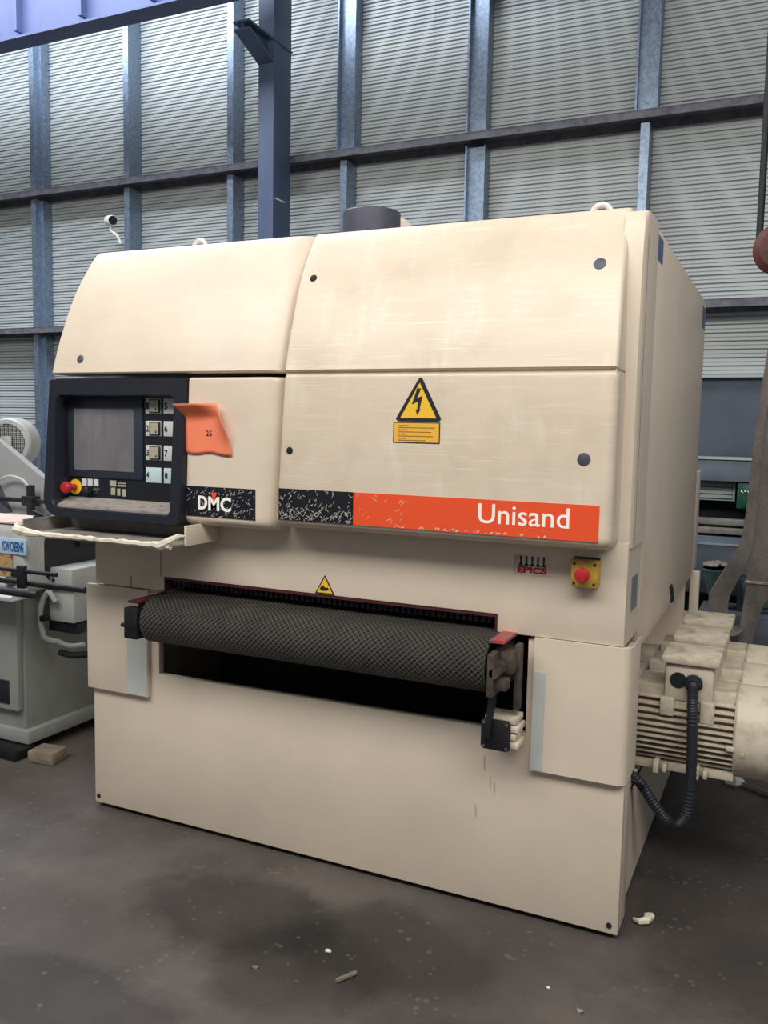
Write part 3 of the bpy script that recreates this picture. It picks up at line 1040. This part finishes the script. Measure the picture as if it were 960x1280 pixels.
# emergency stop on console
MB().lathe([(0, 0.030), (0.004, 0.030)], (0.004, -0.0865, 1.338), (0, -1, 0), 24).build('stop_collar', M['yellow'], con)
MB().lathe([(0, 0.012), (0.030, 0.012), (0.034, 0.021), (0.052, 0.023), (0.060, 0.018), (0.062, 0.004)], (0.004, -0.0905, 1.338), (0, -1, 0), 20).build('stop_button', M['red_button'], con, label='red mushroom stop button')
for i in range(3):
    x = 0.036 + i * 0.030
    MB().box(x, x + 0.024, -0.0875, -0.086, 1.345, 1.372).build('switch_label', M['plate_white'], con)
    MB().lathe([(0, 0.012), (0.006, 0.012)], (x + 0.012, -0.086, 1.327), (0, -1, 0), 14).build('switch_ring', M['chrome'] if i != 1 else M['steel_dark'], con)
MB().box(0.062, 0.094, -0.118, -0.092, 1.316, 1.330, 0.003).build('selector_knob', M['black'], con)
for (x0, x1, z0, z1) in ((0.176, 0.208, 1.348, 1.371), (0.216, 0.256, 1.349, 1.356), (0.216, 0.256, 1.360, 1.364), (0.182, 0.203, 1.315, 1.343), (0.213, 0.228, 1.314, 1.341), (0.238, 0.256, 1.312, 1.340)):
    MB().box(x0, x1, -0.0868, -0.086, z0, z1).build('printed_symbol', M['meter_face'], con)
MB().prism([(-0.166, 1.271), (-0.088, 1.300), (-0.088, 1.262), (-0.166, 1.262)], 'x', -0.026, 0.520).build('dusty_ledge', M['dust'], con)

# drawer tray under the console ------------------------------------
b = MB()
b.box(-0.075, 0.63, -0.295, -0.02, 1.166, 1.172)
b.box(-0.075, -0.069, -0.28, -0.02, 1.172, 1.222)
b.box(-0.069, 0.63, -0.045, -0.02, 1.172, 1.226)
tr = b.build('drawer_tray', M['tray'], sander)
MB().box(0.630, 0.637, -0.215, -0.016, 1.164, 1.236, 0.001).build('drawer_side', M['cream'], tr)
b = MB()
pts = []
for i in range(25):
    t = i / 24
    pts.append((-0.075 + 0.71 * t, -0.298 + random.uniform(-0.002, 0.002), 1.174 + random.uniform(-0.0015, 0.0015)))
b.tube(pts, [0.010 + random.uniform(-0.002, 0.003) for _ in pts], 7)
b.build('taped_lip', M['tape'], tr, label='drawer lip wrapped in old masking tape')
b = MB()
b.tube([(0.56, -0.30, 1.176), (0.60, -0.305, 1.173), (0.63, -0.30, 1.19), (0.645, -0.27, 1.205), (0.65, -0.24, 1.203)], [0.011, 0.017, 0.014, 0.009, 0.005], 7, smooth=0)
b.build('loose_tape', M['tape'], tr)
b = MB()
b.tube([(0.03, -0.30, 1.174), (-0.03, -0.303, 1.177), (-0.085, -0.30, 1.184), (-0.115, -0.27, 1.192), (-0.12, -0.22, 1.19)], [0.010, 0.016, 0.018, 0.014, 0.008], 7)
b.build('loose_tape', M['tape'], tr)

# top fittings -----------------------------------------------------
dk = thing  # alias kept short below
MB().lathe([(0, 0.108), (0.01, 0.112), (0.19, 0.112), (0.195, 0.108)], (1.015, 0.45, 2.225), 'z', 32).build('dust_outlet', M['duct'], sander, label='dark grey dust extraction collar')
MB().lathe([(0, 0.12), (0.05, 0.12), (0.06, 0.112)], (0.985, 0.66, 2.335), (0.35, 0.94, 0.1), 28).build('blower_flange', M['cream'], sander)
for (x, y) in ((1.90, 0.45), (0.20, 0.45)):
    b = MB()
    b.tube([(x + 0.035 * math.cos(a * math.pi / 8), y, 2.335 + 0.04 * math.sin(a * math.pi / 8)) for a in range(-3, 12)], 0.010, 8)
    b.cyl((x, y, 2.225), (x, y, 2.30), 0.02, 12)
    b.build('lifting_eye', M['clear'], sander)

# motors -----------------------------------------------------------
def motor(yc, zc):
    b = MB()
    R = 0.112
    b.lathe([(1.93, 0.10), (2.10, R), (2.43, R)], (0, yc, zc), 'x', 32)
    for k in range(-5, 6):                          # flat horizontal cooling fins front and back
        if k == 0:
            continue
        z = zc + k * 0.0208
        half = math.sqrt(max(0.0, 0.148 ** 2 - (k * 0.0208) ** 2))
        b.box(2.10, 2.425, yc - half, yc + half, z - 0.003, z + 0.003)
    b.box(2.10, 2.425, yc - 0.145, yc + 0.145, zc - 0.004, zc + 0.004)
    b.box(2.10, 2.425, yc - 0.085, yc + 0.085, zc + 0.10, zc + 0.142, 0.004)
    b.box(2.09, 2.43, yc - 0.10, yc + 0.10, zc - 0.150, zc - 0.118, 0.004)
    for x in (2.20, 2.33):
        b.box(x - 0.022, x - 0.004, yc - 0.152, yc - 0.10, zc - 0.146, zc - 0.108, 0.003)
        b.box(x + 0.008, x + 0.022, yc - 0.150, yc - 0.10, zc - 0.140, zc - 0.115, 0.003)
    b.box(2.405, 2.43, yc - 0.156, yc - 0.13, zc - 0.03, zc - 0.015, 0.003)
    mo = b.build('motor', M['motor'], sander, angle=30, label='cream finned electric motor')
    MB().lathe([(2.425, 0.150), (2.432, 0.156), (2.585, 0.156), (2.605, 0.145), (2.612, 0.10), (2.613, 0.02)], (0, yc, zc), 'x', 40).build('fan_cover', M['motor'], mo)
    MB().lathe([(0, 0.006), (0.004, 0.006)], (2.455, yc - 0.152, zc - 0.035), (0, -1, -0.2), 10).build('bolt', M['motor'], mo)
    b = MB()
    b.box(2.198, 2.356, yc - 0.125, yc + 0.08, zc + 0.105, zc + 0.232, 0.012)
    b.box(2.215, 2.345, yc - 0.118, yc + 0.07, zc + 0.075, zc + 0.12, 0.006)
    b.build('terminal_box', M['motor'], mo)
    b = MB()
    b.box(2.186, 2.372, yc - 0.138, yc + 0.09, zc + 0.234, zc + 0.258, 0.006)
    b.build('box_lid', M['cream_dirty'], mo)
    b = MB()
    b.box(2.190, 2.235, yc - 0.142, yc - 0.09, zc + 0.055, zc + 0.115, 0.004)
    b.build('lifting_lug', M['motor'], mo)
    MB().box(2.318, 2.362, yc - 0.142, yc - 0.09, zc + 0.045, zc + 0.115, 0.004).build('lifting_lug', M['motor'], mo)
    MB().lathe([(0, 0.027), (0.004, 0.027)], (2.243, yc - 0.1235, zc + 0.178), (0, -1, 0), 20).build('cable_entry', M['hole'], mo)
    return mo


m1 = motor(0.47, 0.59)
for k in (1, 2):
    copy_at(m1, 0, 0.315 * k, 0)
b = MB()
b.tube([(2.292, 0.34, 0.762), (2.294, 0.31, 0.755), (2.296, 0.292, 0.725), (2.299, 0.29, 0.66), (2.303, 0.29, 0.55), (2.304, 0.29, 0.43), (2.298, 0.29, 0.34),
        (2.272, 0.29, 0.293), (2.235, 0.29, 0.30), (2.19, 0.28, 0.355), (2.145, 0.27, 0.42), (2.09, 0.26, 0.465)], 0.0185, 12, smooth=14, ribs=True)
b.build('cable_conduit', M['conduit'], sander, label='black corrugated cable conduit')
MB().lathe([(0, 0.030), (0.010, 0.030), (0.012, 0.024), (0.03, 0.024)], (2.292, 0.348, 0.765), (0, -1, -0.2), 14).build('conduit_gland', M['conduit'], sander)
b = MB()
b.tube([(2.09, 0.20, 0.455), (2.14, 0.22, 0.44), (2.16, 0.25, 0.415), (2.12, 0.28, 0.43)], 0.006, 6, smooth=5)
b.build('thin_cable', M['black'], sander)

# orange note stuck on the lower cover -------------------------------
def note():
    b = MB()
    nx, nz = 14, 16
    TL, TR, BL, BR = Vector((0.578, 1.668)), Vector((0.762, 1.672)), Vector((0.585, 1.490)), Vector((0.782, 1.486))
    vs = []
    for j in range(nz + 1):
        v = j / nz
        for i in range(nx + 1):
            u = i / nx
            p = (TL * (1 - u) + TR * u) * (1 - v) + (BL * (1 - u) + BR * u) * v
            x, z = p
            y = -0.1445
            # upper band bent forward towards the room
            k = max(0.0, (0.28 - v) / 0.28)
            y -= 0.045 * k * (1 - 0.75 * max(0, u - 0.55) / 0.45)
            z -= 0.006 * k
            x -= 0.018 * k * (1 - u)
            # right edge curls out, waist drawn in at the upper right
            c = max(0.0, (u - 0.66) / 0.34)
            y -= 0.032 * c * c * math.exp(-((v - 0.42) / 0.30) ** 2)
            x -= 0.035 * max(0.0, (u - 0.4) / 0.6) * max(0.0, 1 - v / 0.55)
            z -= 0.004 * math.sin(u * 9) * v
            vs.append((x, y, z))
    fs = []
    w = nx + 1
    for j in range(nz):
        for i in range(nx):
            fs.append((j * w + i, (j + 1) * w + i, (j + 1) * w + i + 1, j * w + i + 1))
    b.faces(vs, fs)
    o = b.build('paper_note', M['paper'], None, angle=60)
    md = o.modifiers.new('thickness', 'SOLIDIFY')
    md.thickness = 0.0006
    md.offset = 1
    tag(o, 'bright orange paper note stuck beside the black control console', 'note')
    text('25', 0.672, 0.697, 1.552, 1.571, -0.1462, M['ink'], o, 'handwriting', depth=0.0004)
    return o


note()

# ================================================================== PLANER ON THE LEFT
pl = thing('planing_machine', (-1.15, 0.9, 0.0), 'grey-green woodworking machine with blue and white sign left of the sander', 'machine')
box_part('machine_body', M['planer'], pl, -1.75, -0.70, 0.285, 1.6, 0.115, 0.79, 0.01)
b = MB()
b.box(-1.75, -0.71, 0.25, 0.286, 0.215, 0.765, 0.006)
dr = b.build('front_door', M['planer'], pl)
MB().box(-0.95, -0.765, 0.244, 0.251, 0.245, 0.36, 0.003).build('vent_opening', M['planer_dark'], dr)
box_part('foot', M['planer'], pl, -1.75, -0.665, 0.265, 1.6, 0.055, 0.12, 0.006)
for y in (0.45, 1.35):
    box_part('foot_pad', M['planer_dark'], pl, -1.6, -0.80, y, y + 0.12, 0.0, 0.056)
b = MB()
b.box(-1.75, -0.62, 0.22, 1.5, 0.79, 1.115, 0.04, 4)
hs = b.build('head_casting', M['planer_light'], pl)
OP = rrect(0.34, 1.2, 0.83, 1.075, 0.06)
MB().prism(OP, 'x', -0.623, -0.6185).build('side_opening', M['planer_dark'], hs)
MB().tube([(-0.615, 0.55, 1.0), (-0.60, 0.60, 1.0), (-0.60, 0.72, 0.995)], [0.022, 0.018, 0.008], 8).build('spindle', M['steel_dark'], hs)
sg = box_part('name_sign', M['sign_blue'], pl, -1.02, -0.600, 0.212, 0.221, 0.978, 1.052, 0.002)
text('YOW CHERNG', -0.752, -0.612, 0.990, 1.038, 0.212, M['sign_ink'], sg, bold=0.04, shear=0.12)
box_part('notice_sticker', M['sticker'], pl, -1.0, -0.69, 0.216, 0.221, 0.872, 0.972)
b = MB()
b.prism([(0.22, 0.865), (0.22, 0.78), (0.12, 0.78), (0.12, 0.795)], 'x', -1.4, -0.600)
cp = b.build('control_shelf', M['print_panel'], pl)
b = MB()
b.box(-0.69, -0.635, 0.168, 0.19, 0.845, 0.875, 0.002, rot=Matrix.Rotation(-0.6, 3, 'X'))
b.build('shelf_dial', M['planer_dark'], cp)
box_part('switch_box', M['planer_dark'], pl, -0.69, -0.64, 0.205, 0.221, 0.875, 0.895)
b = MB()
b.box(-0.66, -0.50, 0.40, 1.0, 0.635, 0.80, 0.006)
b.box(-0.66, -0.485, 0.375, 1.0, 0.80, 0.90, 0.006)
sbx = b.build('side_gearbox', M['planer_light'], pl)
for (y, z) in ((0.372, 0.865), (0.372, 0.84)):
    MB().cyl((-0.60, 0.376, z), (-0.60, 0.370, z), 0.009, 10).build('bolt_hole', M['planer_dark'], sbx)
box_part('under_tray', M['planer_dark'], pl, -0.68, -0.50, 0.42, 0.98, 0.58, 0.63)
b = MB()
b.tube([(-0.585, 0.37, 0.74 + 0.0)] + [(-0.585 - 0.085 * math.cos(a), 0.355, 0.66 + 0.13 * math.sin(a)) for a in [1.3, 1.0, 0.6, 0.2, -0.2, -0.6, -0.9]] + [(-0.58, 0.37, 0.545)], 0.013, 8, smooth=3)
b.tube([(-0.585, 0.37, 0.55), (-0.50, 0.37, 0.535), (-0.42, 0.38, 0.55)], 0.012, 8, smooth=3)
b.build('hand_wheel_arm', M['planer_light'], pl)
MB().cyl((-0.645, 0.34, 0.655), (-0.645, 0.38, 0.655), 0.016, 10).build('wheel_boss', M['steel_dark'], pl)
MB().tube([(-0.55, 0.36, 0.50), (-0.48, 0.36, 0.495), (-0.40, 0.38, 0.505)], 0.016, 8, smooth=3).build('crank_grip', M['black'], pl)
# rods in front
for (x1, z, r, y) in ((-0.296, 0.927, 0.0095, 0.10), (-0.165, 0.868, 0.0135, 0.13), (-0.372, 0.836, 0.016, 0.06)):
    MB().cyl((-1.5, y, z), (x1, y, z + 0.006), r, 14).build('guide_rod', M['steel_dark'], pl)
box_part('rod_block', M['steel_dark'], pl, -0.525, -0.482, 0.088, 0.112, 0.855, 0.955, 0.002)
for x in (-1.35, -1.0):
    box_part('rod_bracket', M['steel_dark'], pl, x - 0.02, x + 0.02, 0.05, 0.26, 0.815, 0.945, 0.003)
# upper guard and fan
b = MB()
b.prism([(-1.75, 1.05), (-0.86, 1.05), (-0.86, 1.285), (-1.19, 1.48), (-1.50, 1.66), (-1.75, 1.66)], 'y', 0.60, 0.64)
b.build('chip_guard', M['planer_guard'], pl)
b = MB()
b.box(-1.75, -0.92, 0.64, 1.3, 1.10, 1.25)
b.build('guard_housing', M['planer'], pl)
b = MB()
b.prism([(-1.75, 1.10), (-1.10, 1.10), (-1.22, 1.30), (-1.75, 1.36)], 'y', 0.50, 0.60)
b.build('dark_chute', M['slate'], pl)
fan = MB().lathe([(0, 0.13), (0.10, 0.13), (0.112, 0.122), (0.112, 0.10)], (-1.25, 0.77, 1.475), (0.35, -1, 0), 32, cap=False).build('fan_housing', M['planer_light'], pl)
b = MB()
ax = Vector((0.35, -1, 0)).normalized()
e1 = Vector((1, 0.35, 0)).normalized()
fc = Vector((-1.25, 0.77, 1.475)) + ax * 0.106
for k in range(-9, 10):
    h = math.sqrt(max(0.0, 0.104 ** 2 - (k * 0.011) ** 2))
    if h < 0.01:
        continue
    b.tube([fc + e1 * (k * 0.011) - Vector((0, 0, h)), fc + e1 * (k * 0.011) + Vector((0, 0, h))], 0.0016, 4)
    b.tube([fc - e1 * h + Vector((0, 0, k * 0.011)), fc + e1 * h + Vector((0, 0, k * 0.011))], 0.0016, 4)
b.build('fan_grille', M['planer_light'], fan)
MB().lathe([(0.06, 0.105), (0.062, 0.105)], (-1.25, 0.77, 1.475), (0.35, -1, 0), 24).build('fan_back', M['planer_dark'], fan)
MB().box(fc.x - 0.035, fc.x + 0.035, fc.y - 0.012, fc.y, fc.z - 0.035, fc.z + 0.035, 0.006).build('fan_badge', M['planer_light'], fan)
# measuring post
b = MB()
b.box(-0.935, -0.905, 0.53, 0.56, 1.11, 1.27, 0.003)
b.box(-0.955, -0.885, 0.515, 0.575, 1.165, 1.215, 0.004)
b.cyl((-1.40, 0.545, 1.19), (-0.80, 0.545, 1.19), 0.011, 10)
b.build('depth_stop', M['steel_dark'], pl)
MB().tube([(-1.3, 0.56, 1.20), (-1.12, 0.56, 1.30), (-1.0, 0.56, 1.295), (-0.94, 0.55, 1.255)], 0.007, 8, smooth=6).build('air_hose', M['planer_light'], pl)
b = MB()
b.box(-1.10, -0.66, 0.23, 0.49, 1.116, 1.124)
tag(b.build('paper_sheet', M['pink_paper']), 'pale pinkish paper lying on top of the grey-green machine', 'paper')
MB().box(-0.66, -0.55, 0.30, 0.33, 1.145, 1.165, 0.003, rot=Matrix.Rotation(0.25, 3, 'Y')).box(-0.645, -0.615, 0.30, 0.33, 1.115, 1.15).build('latch_lever', M['steel_dark'], pl)

wb = MB()
wb.box(-0.62, -0.48, 0.215, 0.33, 0.0, 0.058, 0.008, rot=Matrix.Rotation(0.15, 3, 'Z'))
tag(wb.build('wood_block', M['wood']), 'weathered wooden block on the floor under the grey-green machine foot', 'block')
wb = MB()
wb.box(-1.3, -0.66, 0.18, 0.30, 0.0, 0.05, 0.006)
tag(wb.build('wood_beam', M['steel_dark']), 'dark flat skid lying on the floor left of the wooden block', 'skid')

# ================================================================== BACKGROUND RIGHT
pb = thing('press_frame', (2.4, 4.6, 0.0), 'blue-grey machine frame with steel rails standing by the back wall', 'machine')
box_part('upper_beam', M['bluegrey'], pb, 0.6, 4.5, 4.42, 4.80, 1.235, 1.40, 0.006)
box_part('top_lip', M['louvre'], pb, 0.6, 4.5, 4.40, 4.82, 1.40, 1.412)
for z in (0.935, 0.865):
    box_part('rail', M['tray'], pb, 0.6, 4.5, 4.52, 4.62, z - 0.045, z + 0.004, 0.003)
box_part('back_panel', M['hole'], pb, 0.6, 4.5, 4.80, 4.86, 0.0, 1.24)
for x in (0.7, 4.3):
    box_part('leg', M['bluegrey'], pb, x, x + 0.12, 4.45, 4.80, 0.0, 1.24)
lv = box_part('louvre_panel', M['louvre'], pb, 1.60, 2.165, 4.60, 4.63, 1.075, 1.235, label='pale grey louvred vent panel')
for k in range(4):
    z = 1.095 + k * 0.035
    MB().prism([(4.60, z + 0.026), (4.575, z + 0.004), (4.575, z), (4.60, z)], 'x', 1.62, 2.145).build('slat', M['louvre'], lv)
box_part('panel_edge', M['louvre'], lv, 2.150, 2.165, 4.57, 4.60, 1.075, 1.235)
gb = thing('green_cabinet', (2.3, 4.5, 0.9), 'green steel box with a chain hanging beside the grey sling', 'box')
box_part('cabinet_body', M['green'], gb, 2.185, 2.62, 4.45, 4.78, 1.03, 1.233, 0.006)
box_part('cabinet_door', M['green'], gb, 2.22, 2.60, 4.435, 4.45, 1.045, 1.225, 0.003)
b = MB()
for k in range(12):
    c = (2.23 + k * 0.022, 4.42, 1.165 - 0.012 * math.sin(k / 11 * math.pi))
    b.tube([(c[0] + 0.014 * math.cos(a), c[1] + (0.008 * math.sin(a) if k % 2 else 0), c[2] + (0 if k % 2 else 0.008 * math.sin(a))) for a in [i * math.pi / 4 for i in range(9)]], 0.0028, 5)
b.build('chain', M['chrome'], gb)

mb_ = thing('machine_bed', (2.6, 3.1, 0.0), 'long blue-grey machine bed behind the motors, below the steel rails', 'machine')
box_part('bed', M['bluegrey'], mb_, 1.3, 4.2, 3.05, 3.5, 0.60, 0.915, 0.006)
box_part('bed_edge', M['louvre'], mb_, 1.3, 4.2, 3.042, 3.056, 0.908, 0.918)
box_part('bed_base', M['planer_dark'], mb_, 1.4, 4.1, 3.15, 3.5, 0.0, 0.60)
gk = box_part('steel_plinth', M['slate'], None, 2.10, 3.3, 2.62, 3.0, 0.30, 0.565, 0.006)
pk = thing('plinth_block', (2.6, 2.8, 0.0), 'slate grey plinth block under the green funnel behind the motors', 'plinth')
gk.parent = pk
gk.matrix_parent_inverse = Matrix.Translation(-pk.location)
gk.name = 'top_block'
box_part('lower_block', M['planer_dark'], pk, 2.14, 3.26, 2.66, 2.98, 0.0, 0.30)
fn = thing('metal_funnel', (2.19, 2.8, 0.565), 'dented grey-green metal funnel standing on the slate plinth', 'funnel')
MB().lathe([(0, 0.045), (0.06, 0.045), (0.225, 0.098)], (2.19, 2.80, 0.565), 'z', 14).build('cone', M['teal'], fn, angle=12)
MB().lathe([(0.222, 0.100), (0.236, 0.102), (0.236, 0.090), (0.225, 0.090)], (2.19, 2.80, 0.565), 'z', 14).build('rim', M['teal'], fn)
gp = MB()
gp.box(2.30, 2.58, 2.76, 2.98, 0.565, 0.76, 0.012)
gp.box(2.33, 2.55, 2.74, 2.77, 0.60, 0.73, 0.006)
tag(gp.build('gear_case', M['teal']), 'grey-green gear case on the slate plinth behind the hanging sling', 'casting')
rg = MB()
pts = []
for i in range(12):
    for j in range(6):
        pts.append((2.11 + 0.018 * i, 2.76 + 0.03 * j, 0.815 + random.uniform(-0.004, 0.024)))
rg.faces(pts, [(i * 6 + j, (i + 1) * 6 + j, (i + 1) * 6 + j + 1, i * 6 + j + 1) for i in range(11) for j in range(5)])
ro = rg.build('cloth_rag', M['rag'], None, angle=80)
mdr = ro.modifiers.new('thickness', 'SOLIDIFY')
mdr.thickness = 0.008
tag(ro, 'crumpled dirty rag lying over the rim of the funnel', 'rag')

# slings and hook ----------------------------------------------------
def ribbon(path, width_dir, widths, thick, k=6):
    P = spline(path, k)
    n = len(P)
    secs = []
    for i, p in enumerate(P):
        t = i / (n - 1) * (len(widths) - 1)
        a = int(min(t, len(widths) - 2))
        w = widths[a] + (widths[a + 1] - widths[a]) * (t - a)
        wd = Vector(width_dir[a]) * (1 - (t - a)) + Vector(width_dir[a + 1]) * (t - a)
        wd.normalize()
        d = (P[min(i + 1, n - 1)] - P[max(i - 1, 0)]).normalized()
        wd = (wd - d * wd.dot(d)).normalized()
        nn = d.cross(wd)
        secs.append([p + wd * (w / 2) + nn * (thick / 2), p - wd * (w / 2) + nn * (thick / 2), p - wd * (w / 2) - nn * (thick / 2), p + wd * (w / 2) - nn * (thick / 2)])
    return secs


X = Vector((1, 0, 0))
b = MB()
b.loft(ribbon([(2.455, 2.5, 2.315), (2.45, 2.5, 2.0), (2.435, 2.5, 1.5), (2.435, 2.5, 1.1), (2.43, 2.5, 0.80), (2.40, 2.5, 0.66), (2.37, 2.5, 0.45), (2.35, 2.5, 0.12)],
              [X] * 8, [0.05, 0.09, 0.115, 0.15, 0.145, 0.10, 0.075, 0.07], 0.014))
s1 = b.build('lifting_sling', M['strap'], None, angle=40)
tag(s1, 'broad grey webbing sling hanging straight down from the rusty hook', 'sling', 'lifting slings')
box_part('sling_seam', M['rag'], s1, 2.352, 2.51, 2.484, 2.495, 0.775, 0.79, 0.002)
b = MB()
b.loft(ribbon([(2.44, 2.46, 2.315), (2.41, 2.46, 2.0), (2.375, 2.46, 1.5), (2.355, 2.46, 1.05), (2.295, 2.44, 0.86), (2.228, 2.44, 0.70), (2.235, 2.44, 0.58), (2.30, 2.44, 0.51), (2.36, 2.45, 0.53)],
              [X, X, X, X, Vector((1, 0.3, 0.4)), Vector((1, 0.4, 0.2)), Vector((0.8, 0.5, -0.4)), Vector((0.3, 0.8, 0.6)), Vector((0.2, 0.9, 0.3))],
              [0.03, 0.04, 0.045, 0.06, 0.09, 0.11, 0.10, 0.08, 0.06], 0.010))
s2 = b.build('lifting_sling', M['strap'], None, angle=40)
tag(s2, 'twisted grey webbing sling with a loop curling forward behind the motors', 'sling', 'lifting slings')

hk = thing('hook_block', (2.40, 2.5, 2.5), 'rusty red hoist hook block hanging at the right edge from a dark cable', 'hook')
b = MB()
b.lathe([(-0.05, 0.02), (-0.045, 0.10), (-0.02, 0.135), (0.02, 0.135), (0.045, 0.10), (0.05, 0.02)], (2.425, 2.5, 2.575), 'y', 28)
b.build('sheave_casing', M['hook'], hk)
MB().cyl((2.32, 2.5, 2.62), (2.315, 2.5, 7.0), 0.018, 10).build('cable', M['black'], hk)
MB().tube([(2.45, 2.5, 2.46), (2.47, 2.5, 2.40), (2.50, 2.5, 2.36), (2.47, 2.5, 2.32), (2.43, 2.5, 2.33)], 0.016, 8, smooth=5).build('hook', M['hook'], hk)

# ================================================================== FLOOR DEBRIS
def crumb(x, y, s, label, m):
    b = MB()
    t = bmesh.new()
    bmesh.ops.create_icosphere(t, subdivisions=1, radius=s)
    for v in t.verts:
        v.co = Vector((v.co.x * random.uniform(0.7, 1.5), v.co.y * random.uniform(0.6, 1.2), max(-s * 0.35, v.co.z * 0.5)))
    bmesh.ops.translate(t, vec=(x, y, s * 0.35), verts=t.verts[:])
    b._merge(t)
    tag(b.build('debris_crumb', m), label, 'debris', 'floor debris')


b = MB()
b.tube([(2.165, 0.145, 0.008), (2.185, 0.130, 0.012), (2.205, 0.145, 0.014), (2.213, 0.178, 0.012), (2.195, 0.185, 0.008)], [0.006, 0.011, 0.013, 0.014, 0.008], 7)
tag(b.build('foam_scrap', M['crumb']), 'curled cream scrap on the floor beside the sander base corner', 'debris', 'floor debris')
crumb(2.0, -0.32, 0.006, 'tiny pale crumb on the bare floor in front of the sander', M['crumb'])
crumb(2.105, -0.382, 0.009, 'pale crumb on the floor at the bottom right', M['dust'])
crumb(1.354, -0.454, 0.010, 'white paint flake on the floor beside the small stick', M['crumb'])
crumb(0.93, -1.05, 0.012, 'pale pebble on the floor at the bottom left', M['twig'])
crumb(1.20, -0.62, 0.010, 'grey pebble on the floor below the dark stain', M['twig'])
b = MB()
b.cyl((1.445, -0.575, 0.007), (1.48, -0.515, 0.007), 0.007, 7)
tag(b.build('wood_stick', M['twig']), 'short grey stick lying on the floor in front of the sander', 'debris', 'floor debris')
b = MB()
b.tube([(2.36, 1.48, 0.02), (2.40, 1.47, 0.03), (2.43, 1.49, 0.02)], [0.02, 0.03, 0.015], 7)
tag(b.build('crushed_foil', M['plate_white']), 'crumpled pale scrap on the floor under the motor fan cover', 'debris', 'floor debris')
b = MB()
b.cyl((2.43, 1.47, 0.02), (2.62, 1.35, 0.02), 0.012, 10)
tag(b.build('metal_rod', M['chrome']), 'thin bright metal rod on the floor under the motors', 'rod')
